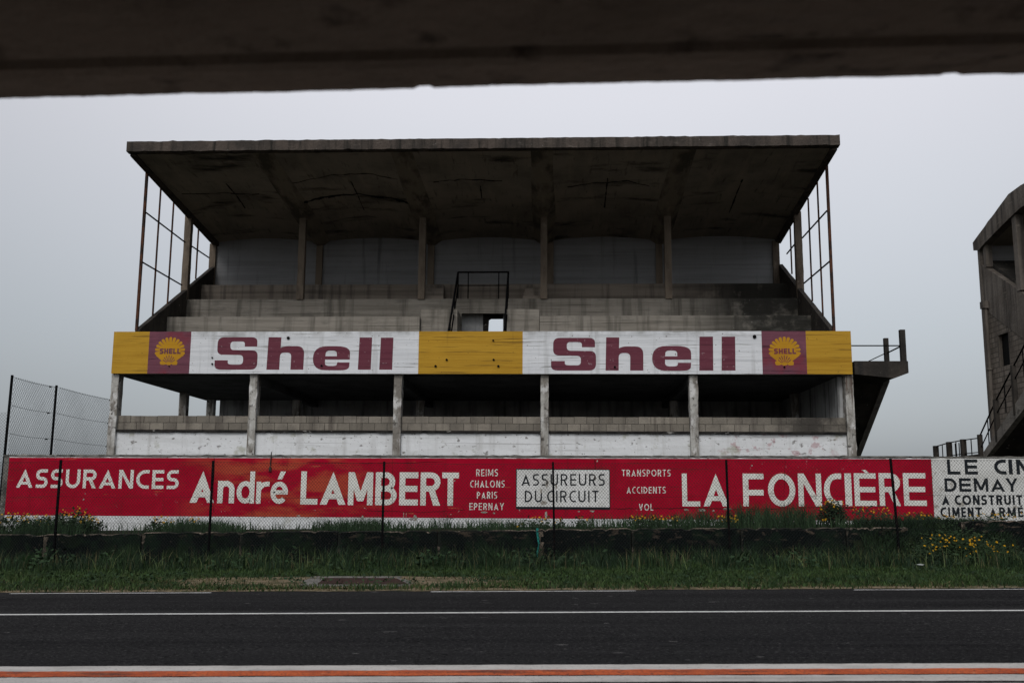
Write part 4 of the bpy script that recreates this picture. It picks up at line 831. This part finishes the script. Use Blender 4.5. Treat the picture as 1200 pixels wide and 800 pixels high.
# ------------------------------------------------------------------ grass and flowers
def blades(name, P, H, Wd, m, label=None, lean=.35, parent=None):
    """P (n,3) feet, H heights, Wd widths -> one mesh of bent blades"""
    n = len(P); a = RNG.random(n)*2*np.pi; b = RNG.random(n)*2*np.pi; ln = H*(RNG.random(n)**1.3)*lean*2
    side = np.stack([np.cos(a), np.sin(a)*.6, 0*a], 1)*Wd[:, None]/2; dirv = np.stack([np.cos(b), np.sin(b), 0*b], 1)
    up = np.array([0, 0, 1.0]); mid = P+dirv*(ln*.3)[:, None]+up*(H*.55)[:, None]; tip = P+dirv*ln[:, None]+up*(H*(1-.25*lean*RNG.random(n)))[:, None]
    V = np.stack([P-side, P+side, mid+side*.75, mid-side*.75, tip], 1).reshape(-1, 3)
    base = np.arange(n)*5
    Q = np.stack([base, base+1, base+2, base+3], 1); T = np.stack([base+3, base+2, base+4], 1)
    me = bpy.data.meshes.new(name); me.vertices.add(len(V)); me.vertices.foreach_set('co', V.astype(np.float32).ravel())
    loops = np.concatenate([Q.ravel(), T.ravel()]).astype(np.int32); me.loops.add(len(loops)); me.loops.foreach_set('vertex_index', loops)
    starts = np.concatenate([np.arange(n)*4, 4*n+np.arange(n)*3]).astype(np.int32); me.polygons.add(2*n); me.polygons.foreach_set('loop_start', starts)
    me.update(calc_edges=True); me.validate(); me.materials.append(m)
    o = bpy.data.objects.new(name, me); COL.objects.link(o)
    if parent is not None: o.parent = parent; me.vertices.foreach_set('co', (V-np.array(ORG[parent.name])).astype(np.float32).ravel())
    return o
def gzn(x): return GR*np.clip(x, -60, 60)
def fbm(x, y, s, seed):
    r = np.random.default_rng(seed); v = np.zeros_like(x)
    for k in range(6):
        fx_, fy_, p = r.normal(0, s*(1.5**k), 1)[0], r.normal(0, s*(1.5**k), 1)[0], r.random()*6.28; v += np.sin(fx_*x+fy_*y+p)/(1.25**k)
    return v/3
XA_, XB_ = -19.5, 16
def scatter(n, y0, y1): return RNG.uniform(XA_, XB_, n), RNG.uniform(y0, y1, n)
# mown verge
x, y = scatter(62000, YE-.02, 24.3); y = y+np.where(y < 22, .03*x-.10, 0)*np.clip((22-y)/3, 0, 1)
bare = (((x-pc.x+.5)/3.5)**2+((y-pc.y-.1)/1.4)**2 + .5*fbm(x, y, 1.5, 2) < 1) | (((x-pc.x)/2.1)**2+((y-pc.y)/.75)**2 < 1)
edge = (y < YE+.40+.03*x-.10) & (fbm(x, y, 2.2, 3)+RNG.random(len(x)) > .35)
keep = ~(bare & (RNG.random(len(x)) < np.where(((x-pc.x)/2.4)**2+((y-pc.y)/.85)**2 < 1, .995, .93))) & ~edge; x, y = x[keep], y[keep]
H = (.055+.06*RNG.random(len(x)))*(1+.35*fbm(x, y, .8, 5))+np.clip((y-22)/2.3, 0, 1)**2*.12
tag(blades('verge_grass', np.stack([x, y, gzn(x)], 1), H, .016+.012*RNG.random(len(x)), g_short, lean=.5), kind='stuff')
x, y = scatter(13000, YE+.0, 21.6); y = y+.03*x-.10; w_ = ((RNG.random(len(x)) < np.clip(.9-(y-YE)*.6, .06, 1)) | (((x-pc.x+.6)/4.2)**2+((y-pc.y-.1)/1.8)**2 < 1)) & ~((((x-pc.x)/2.5)**2+((y-pc.y)/.9)**2 < 1) & (RNG.random(len(x)) < .93))
x, y = x[w_], y[w_]
tag(blades('dry_verge_grass', np.stack([x, y, gzn(x)], 1), .03+.05*RNG.random(len(x)), .016+.012*RNG.random(len(x)), g_dry, lean=.8), kind='stuff')
# long grass at the foot of the wall
x, y = scatter(46000, 22.9, 25.45); cl = fbm(x, y, 1.6, 7)+.7*fbm(x, y, 4.5, 17); keep = RNG.random(len(x)) < np.clip((y-22.9)/1.1, .05, 1)*np.clip(.6+.6*cl, .12, 1); x, y, cl = x[keep], y[keep], cl[keep]
H = np.clip((.22+.34*RNG.random(len(x)))*(1+.6*np.clip(cl, -1, 1))*(.55+.45*np.clip((y-23)/1.2, 0, 1)), .06, .75)
tag(blades('tall_grass', np.stack([x, y, gzn(x)], 1), H, .014+.014*RNG.random(len(x)), g_tall, lean=.4), kind='stuff')
x, y = scatter(3200, 23.3, 25.4); cl = fbm(x, y, 1.1, 31); keep = RNG.random(len(x)) < np.clip(.35+.8*cl+.02*x, .04, 1); x, y = x[keep], y[keep]
tag(blades('tall_grass', np.stack([x, y, gzn(x)], 1), .22+.38*RNG.random(len(x)), .012+.010*RNG.random(len(x)), g_light, lean=.5), kind='stuff')
# grass on the bank, in clumps; taller to the right
bankz = lambda x, y: .865+.0155*np.clip(x, -18, 16)-.06+.06*(y-25.7)/3.6
x, y = scatter(30000, 25.75, 28.9); cl = fbm(x, y*.4, 1.6, 9)+.9*fbm(x, y*.5, 4.5, 19); pxx = 645+x/y*1167
hh = np.interp(pxx, [0, 60, 180, 240, 330, 450, 560, 640, 720, 800, 905, 960, 1040, 1100, 1200], [.33, .36, .34, .26, .28, .30, .30, .16, .34, .5, .58, .42, .34, .16, .15])
gap = np.interp(pxx, [0, 200, 300, 400, 600, 690, 760, 800, 1200], [.95, .8, .6, .7, .6, .35, .7, .9, 1])
keep = RNG.random(len(x)) < np.clip(gap*.55+.75*cl-.1, .03, 1); x, y, cl, hh = x[keep], y[keep], cl[keep], hh[keep]
H = np.clip(hh*(.45+.6*RNG.random(len(x)))*(1+.6*np.clip(cl, -1.2, 1)), .06, .75)
tag(blades('bank_grass', np.stack([x, y, bankz(x, y)], 1), H, .014+.014*RNG.random(len(x)), g_berm, lean=.4), kind='stuff')
# mound of growth where the low wall has collapsed
x0_, x1_ = at(1040, 640, 25.4).x, at(1145, 640, 25.4).x
n = 6500; x = RNG.uniform(x0_-.6, x1_+.9, n); y = RNG.uniform(24.9, 26.2, n); zz = gzn(x)+np.clip((y-24.9)/.8, 0, 1)*(.80+.1*RNG.random(n))
tag(blades('bank_grass', np.stack([x, y, zz], 1), (.10+.22*RNG.random(n)), .016+.016*RNG.random(n), g_tall, lean=.6), kind='stuff')
mb = MB(); xs_ = np.linspace(x0_-.8, x1_+1.0, 14); ys_ = np.linspace(24.8, 26.3, 6); hz_ = lambda x, y: gz(x)+max(0, min(1, (y-24.9)/.8))*(.80+.06*math.sin(x*5))-.02
for i in range(13):
    for j in range(5): mb.quad(*[(xx, yy, hz_(xx, yy)) for xx, yy in ((xs_[i], ys_[j]), (xs_[i+1], ys_[j]), (xs_[i+1], ys_[j+1]), (xs_[i], ys_[j+1]))])
tag(mb.build('bank_slope', soil), kind='structure')

def flowers(name, pts, rad, m, parent=None):
    mb = MB()
    for p in pts:
        p = Vector(p); R_ = rad*random.uniform(.7, 1.3); d = Vector((random.gauss(0, .5), -random.uniform(.2, 1.2), random.uniform(.2, 1))).normalized(); a = d.orthogonal().normalized(); b = d.cross(a); ph = random.random()*6
        c = p+d*R_*.25
        for k in range(5):
            t0 = ph+k*1.2566; q0, q1, q2 = [p+(a*math.cos(t)+b*math.sin(t))*R_*s for t, s in ((t0-.5, .75), (t0, 1.05), (t0+.5, .75))]
            mb.quad(c, q0, q1, q2)
    return mb.build(name, m, parent, fix=False)
def leaves(name, centres, n, size, m, spread, parent=None):
    mb = MB()
    for c in centres:
        for _ in range(n):
            p = Vector(c)+Vector((random.gauss(0, spread[0]), random.gauss(0, spread[1]), random.gauss(0, spread[2]))); d = Vector((random.gauss(0, 1), random.gauss(0, 1), random.uniform(-.2, 1))).normalized()
            a = d.orthogonal().normalized(); s = size*random.uniform(.6, 1.4); mb.quad(p, p+d*s*.5+a*s*.28, p+d*s, p+d*s*.5-a*s*.28)
    return mb.build(name, m, parent, fix=False)
pts = []; stems = []
def fl(px0, px1, py0, py1, n, D0=26.2, D1=27.6):
    for _ in range(int(n*1.6)):
        px, py, D = random.uniform(px0, px1), random.uniform(py0, py1), random.uniform(D0, D1); p = at(px, py, D); pts.append(p); stems.append(p)
fl(8, 38, 600, 612, 17); fl(38, 62, 603, 616, 10); fl(72, 106, 597, 614, 24); fl(88, 94, 593, 599, 3); fl(106, 118, 606, 612, 6); fl(178, 204, 605, 612, 10); fl(222, 236, 606, 611, 4); fl(606, 614, 613, 617, 3)
fl(622, 664, 605, 612, 9); fl(676, 690, 605, 609, 3); fl(738, 795, 604, 610, 26); fl(838, 864, 603, 612, 16); fl(1000, 1046, 593, 603, 12); fl(1062, 1092, 600, 608, 9); fl(1098, 1150, 603, 611, 12); fl(1150, 1200, 601, 607, 10); fl(-60, 8, 602, 612, 20)
tag(flowers('wildflowers', pts, .030, flow), kind='stuff')
P = np.array([(p.x, p.y+.01, float(bankz(np.array(p.x), np.array(p.y)))) for p in stems]); Hs = np.clip(np.array([p.z for p in stems])-P[:, 2], .05, 2)
tag(blades('wildflower_stems', P, Hs, np.full(len(P), .014), g_berm, lean=.08), kind='stuff')
tag(leaves('wildflower_leaves', [p-Vector((0, 0, random.uniform(.08, .25))) for p in stems], 9, .09, leafm, (.09, .09, .07)), kind='stuff')
wx, wy = RNG.uniform(XA_, XB_, 420), RNG.uniform(23.0, 25.4, 420); cl = fbm(wx, wy, .9, 41); kp = RNG.random(420) < np.clip(.1+.8*cl, .03, 1)
tag(leaves('broad_leaf_weeds', [(a, b, gz(a)+random.uniform(.08, .34)) for a, b in zip(wx[kp], wy[kp])], 16, .11, leafw, (.13, .11, .08)), kind='stuff')
wx, wy = RNG.uniform(XA_, XB_, 260), RNG.uniform(YE+.7, 23.2, 260)
tag(leaves('broad_leaf_weeds', [(a, b, gz(a)+.05) for a, b in zip(wx, wy)], 9, .07, leafw, (.10, .10, .03)), kind='stuff')
x, y = scatter(900, 23.2, 25.4)
tag(blades('dead_stalks', np.stack([x, y, gzn(x)], 1), .25+.35*RNG.random(len(x)), .009+.006*RNG.random(len(x)), g_dry, lean=.25), kind='stuff')
def bush(label, foot, blobs, nl, size, heads, rad):
    b = thing('flowering_bush', label, 'bush', foot, 'yellow-flowered bushes')
    mb = MB(); r = random.Random(int(foot[0]*10))
    for c, s in blobs:
        for _ in range(3):
            e = Vector(c)+Vector((r.gauss(0, s*.5), r.gauss(0, s*.4), r.gauss(0, s*.4))); mb.tube(foot, e, .012, 5, .004)
    mb.build('stems', leafm, b)
    lm = MB()
    for c, s in blobs:
        for _ in range(nl):
            p = Vector(c)+Vector((r.gauss(0, 1)*s*.5, r.gauss(0, 1)*s*.4, r.gauss(0, 1)*s*.42)); d = Vector((r.gauss(0, 1), r.gauss(0, 1), r.uniform(-.3, 1))).normalized()
            a = d.orthogonal().normalized(); q_ = size*r.uniform(.6, 1.5); lm.quad(p, p+d*q_*.5+a*q_*.3, p+d*q_, p+d*q_*.5-a*q_*.3)
    lm.build('foliage', leafm, b, fix=False)
    flowers('blossoms', heads, rad, flow, b); return b
D = 24.4
blobs = [(at(px, py, D+random.uniform(-.3, .4)), s) for px, py, s in ((1092, 648, .42), (1110, 640, .45), (1130, 642, .5), (1150, 648, .45), (1105, 658, .42), (1128, 656, .45), (1152, 660, .4), (1175, 656, .38), (1190, 662, .3), (1085, 658, .3))]
heads = [at(random.uniform(a, b), random.uniform(c, d), D-.35+random.uniform(-.15, .2)) for a, b, c, d, n in ((1080, 1112, 626, 642, 16), (1108, 1152, 628, 643, 24), (1126, 1172, 634, 654, 17), (1088, 1106, 640, 650, 5), (1156, 1194, 637, 652, 9)) for _ in range(n)]
bush('wide dark bush with yellow blossoms in front of the collapsed low wall', tuple(atg(1130, 668)), blobs, 900, .06, heads, .026)
f0 = at(976, 612, 26.6); D = 26.6
blobs = [(at(px, py, D), s) for px, py, s in ((975, 604, .26), (972, 595, .24), (980, 597, .22), (985, 606, .2), (966, 606, .2))]
heads = [at(random.uniform(a, b), random.uniform(c, d), D-.2) for a, b, c, d, n in ((966, 978, 585, 590, 8), (975, 990, 587, 596, 7), (961, 968, 592, 600, 4), (962, 972, 604, 610, 6)) for _ in range(n)]
bush('small upright bush with yellow blossoms against the red wall', (f0.x, f0.y, float(bankz(np.array(f0.x), np.array(f0.y)))), blobs, 420, .055, heads, .028)

# ------------------------------------------------------------------ light and sky
w = bpy.data.worlds.new('World'); S.world = w; w.use_nodes = True; N, Lk = w.node_tree.nodes, w.node_tree.links
for n_ in list(N): N.remove(n_)
SUN_EL, SUN_AZ = 40, 195           # azimuth clockwise from +Y: light comes from behind the camera, a little left
out = N.new('ShaderNodeOutputWorld'); sky = N.new('ShaderNodeTexSky'); sky.sky_type = 'NISHITA'; sky.sun_disc = False
sky.sun_elevation = math.radians(SUN_EL); sky.sun_rotation = math.radians(SUN_AZ); sky.dust_density = 3; sky.air_density = 1.2
hs = N.new('ShaderNodeHueSaturation'); hs.inputs['Saturation'].default_value = .25; Lk.new(sky.outputs[0], hs.inputs['Color'])
b1 = N.new('ShaderNodeBackground'); b1.inputs['Strength'].default_value = .05; Lk.new(hs.outputs[0], b1.inputs['Color'])
tc = N.new('ShaderNodeTexCoord'); sp = N.new('ShaderNodeSeparateXYZ'); Lk.new(tc.outputs['Generated'], sp.inputs[0])
ramp = N.new('ShaderNodeValToRGB'); Lk.new(sp.outputs[2], ramp.inputs[0]); el = ramp.color_ramp.elements
el[0].position = 0.0; el[0].color = (.165, .19, .215, 1); el[1].position = 1.0; el[1].color = (.80, .80, .84, 1)
e_ = el.new(.16); e_.color = (.275, .305, .34, 1); e_ = el.new(.38); e_.color = (.48, .48, .52, 1)
# the brighter part of the cloud lies ahead and above
dt = N.new('ShaderNodeVectorMath'); dt.operation = 'DOT_PRODUCT'; Lk.new(tc.outputs['Generated'], dt.inputs[0]); dt.inputs[1].default_value = (.06, .87, .49)
mr = N.new('ShaderNodeMapRange'); mr.interpolation_type = 'SMOOTHSTEP'; mr.inputs['From Min'].default_value = .72; mr.inputs['From Max'].default_value = 1; mr.inputs['To Min'].default_value = .80; mr.inputs['To Max'].default_value = 1.12; Lk.new(dt.outputs['Value'], mr.inputs['Value'])
nz = N.new('ShaderNodeTexNoise'); nz.inputs['Scale'].default_value = 1.6; nz.inputs['Detail'].default_value = 3; Lk.new(tc.outputs['Generated'], nz.inputs['Vector'])
m2 = N.new('ShaderNodeMapRange'); m2.inputs['To Min'].default_value = .93; m2.inputs['To Max'].default_value = 1.07; Lk.new(nz.outputs[0], m2.inputs['Value'])
mu = N.new('ShaderNodeMath'); mu.operation = 'MULTIPLY'; Lk.new(mr.outputs[0], mu.inputs[0]); Lk.new(m2.outputs[0], mu.inputs[1])
b2 = N.new('ShaderNodeBackground'); Lk.new(ramp.outputs[0], b2.inputs['Color']); Lk.new(mu.outputs[0], b2.inputs['Strength'])
ad = N.new('ShaderNodeAddShader'); Lk.new(b1.outputs[0], ad.inputs[0]); Lk.new(b2.outputs[0], ad.inputs[1]); Lk.new(ad.outputs[0], out.inputs['Surface'])
sd = bpy.data.lights.new('sun', 'SUN'); sd.energy = .95; sd.angle = math.radians(25); sd.color = (1, .97, .93)
so = bpy.data.objects.new('sun', sd); COL.objects.link(so)
az, el_ = math.radians(SUN_AZ), math.radians(SUN_EL)
so.rotation_euler = Vector((-math.sin(az)*math.cos(el_), -math.cos(az)*math.cos(el_), -math.sin(el_))).to_track_quat('-Z', 'Y').to_euler()
S.view_settings.view_transform = 'Standard'; S.view_settings.look = 'None'; S.view_settings.exposure = 0; S.view_settings.gamma = 1
S.cycles.max_bounces = 8; S.cycles.diffuse_bounces = 4
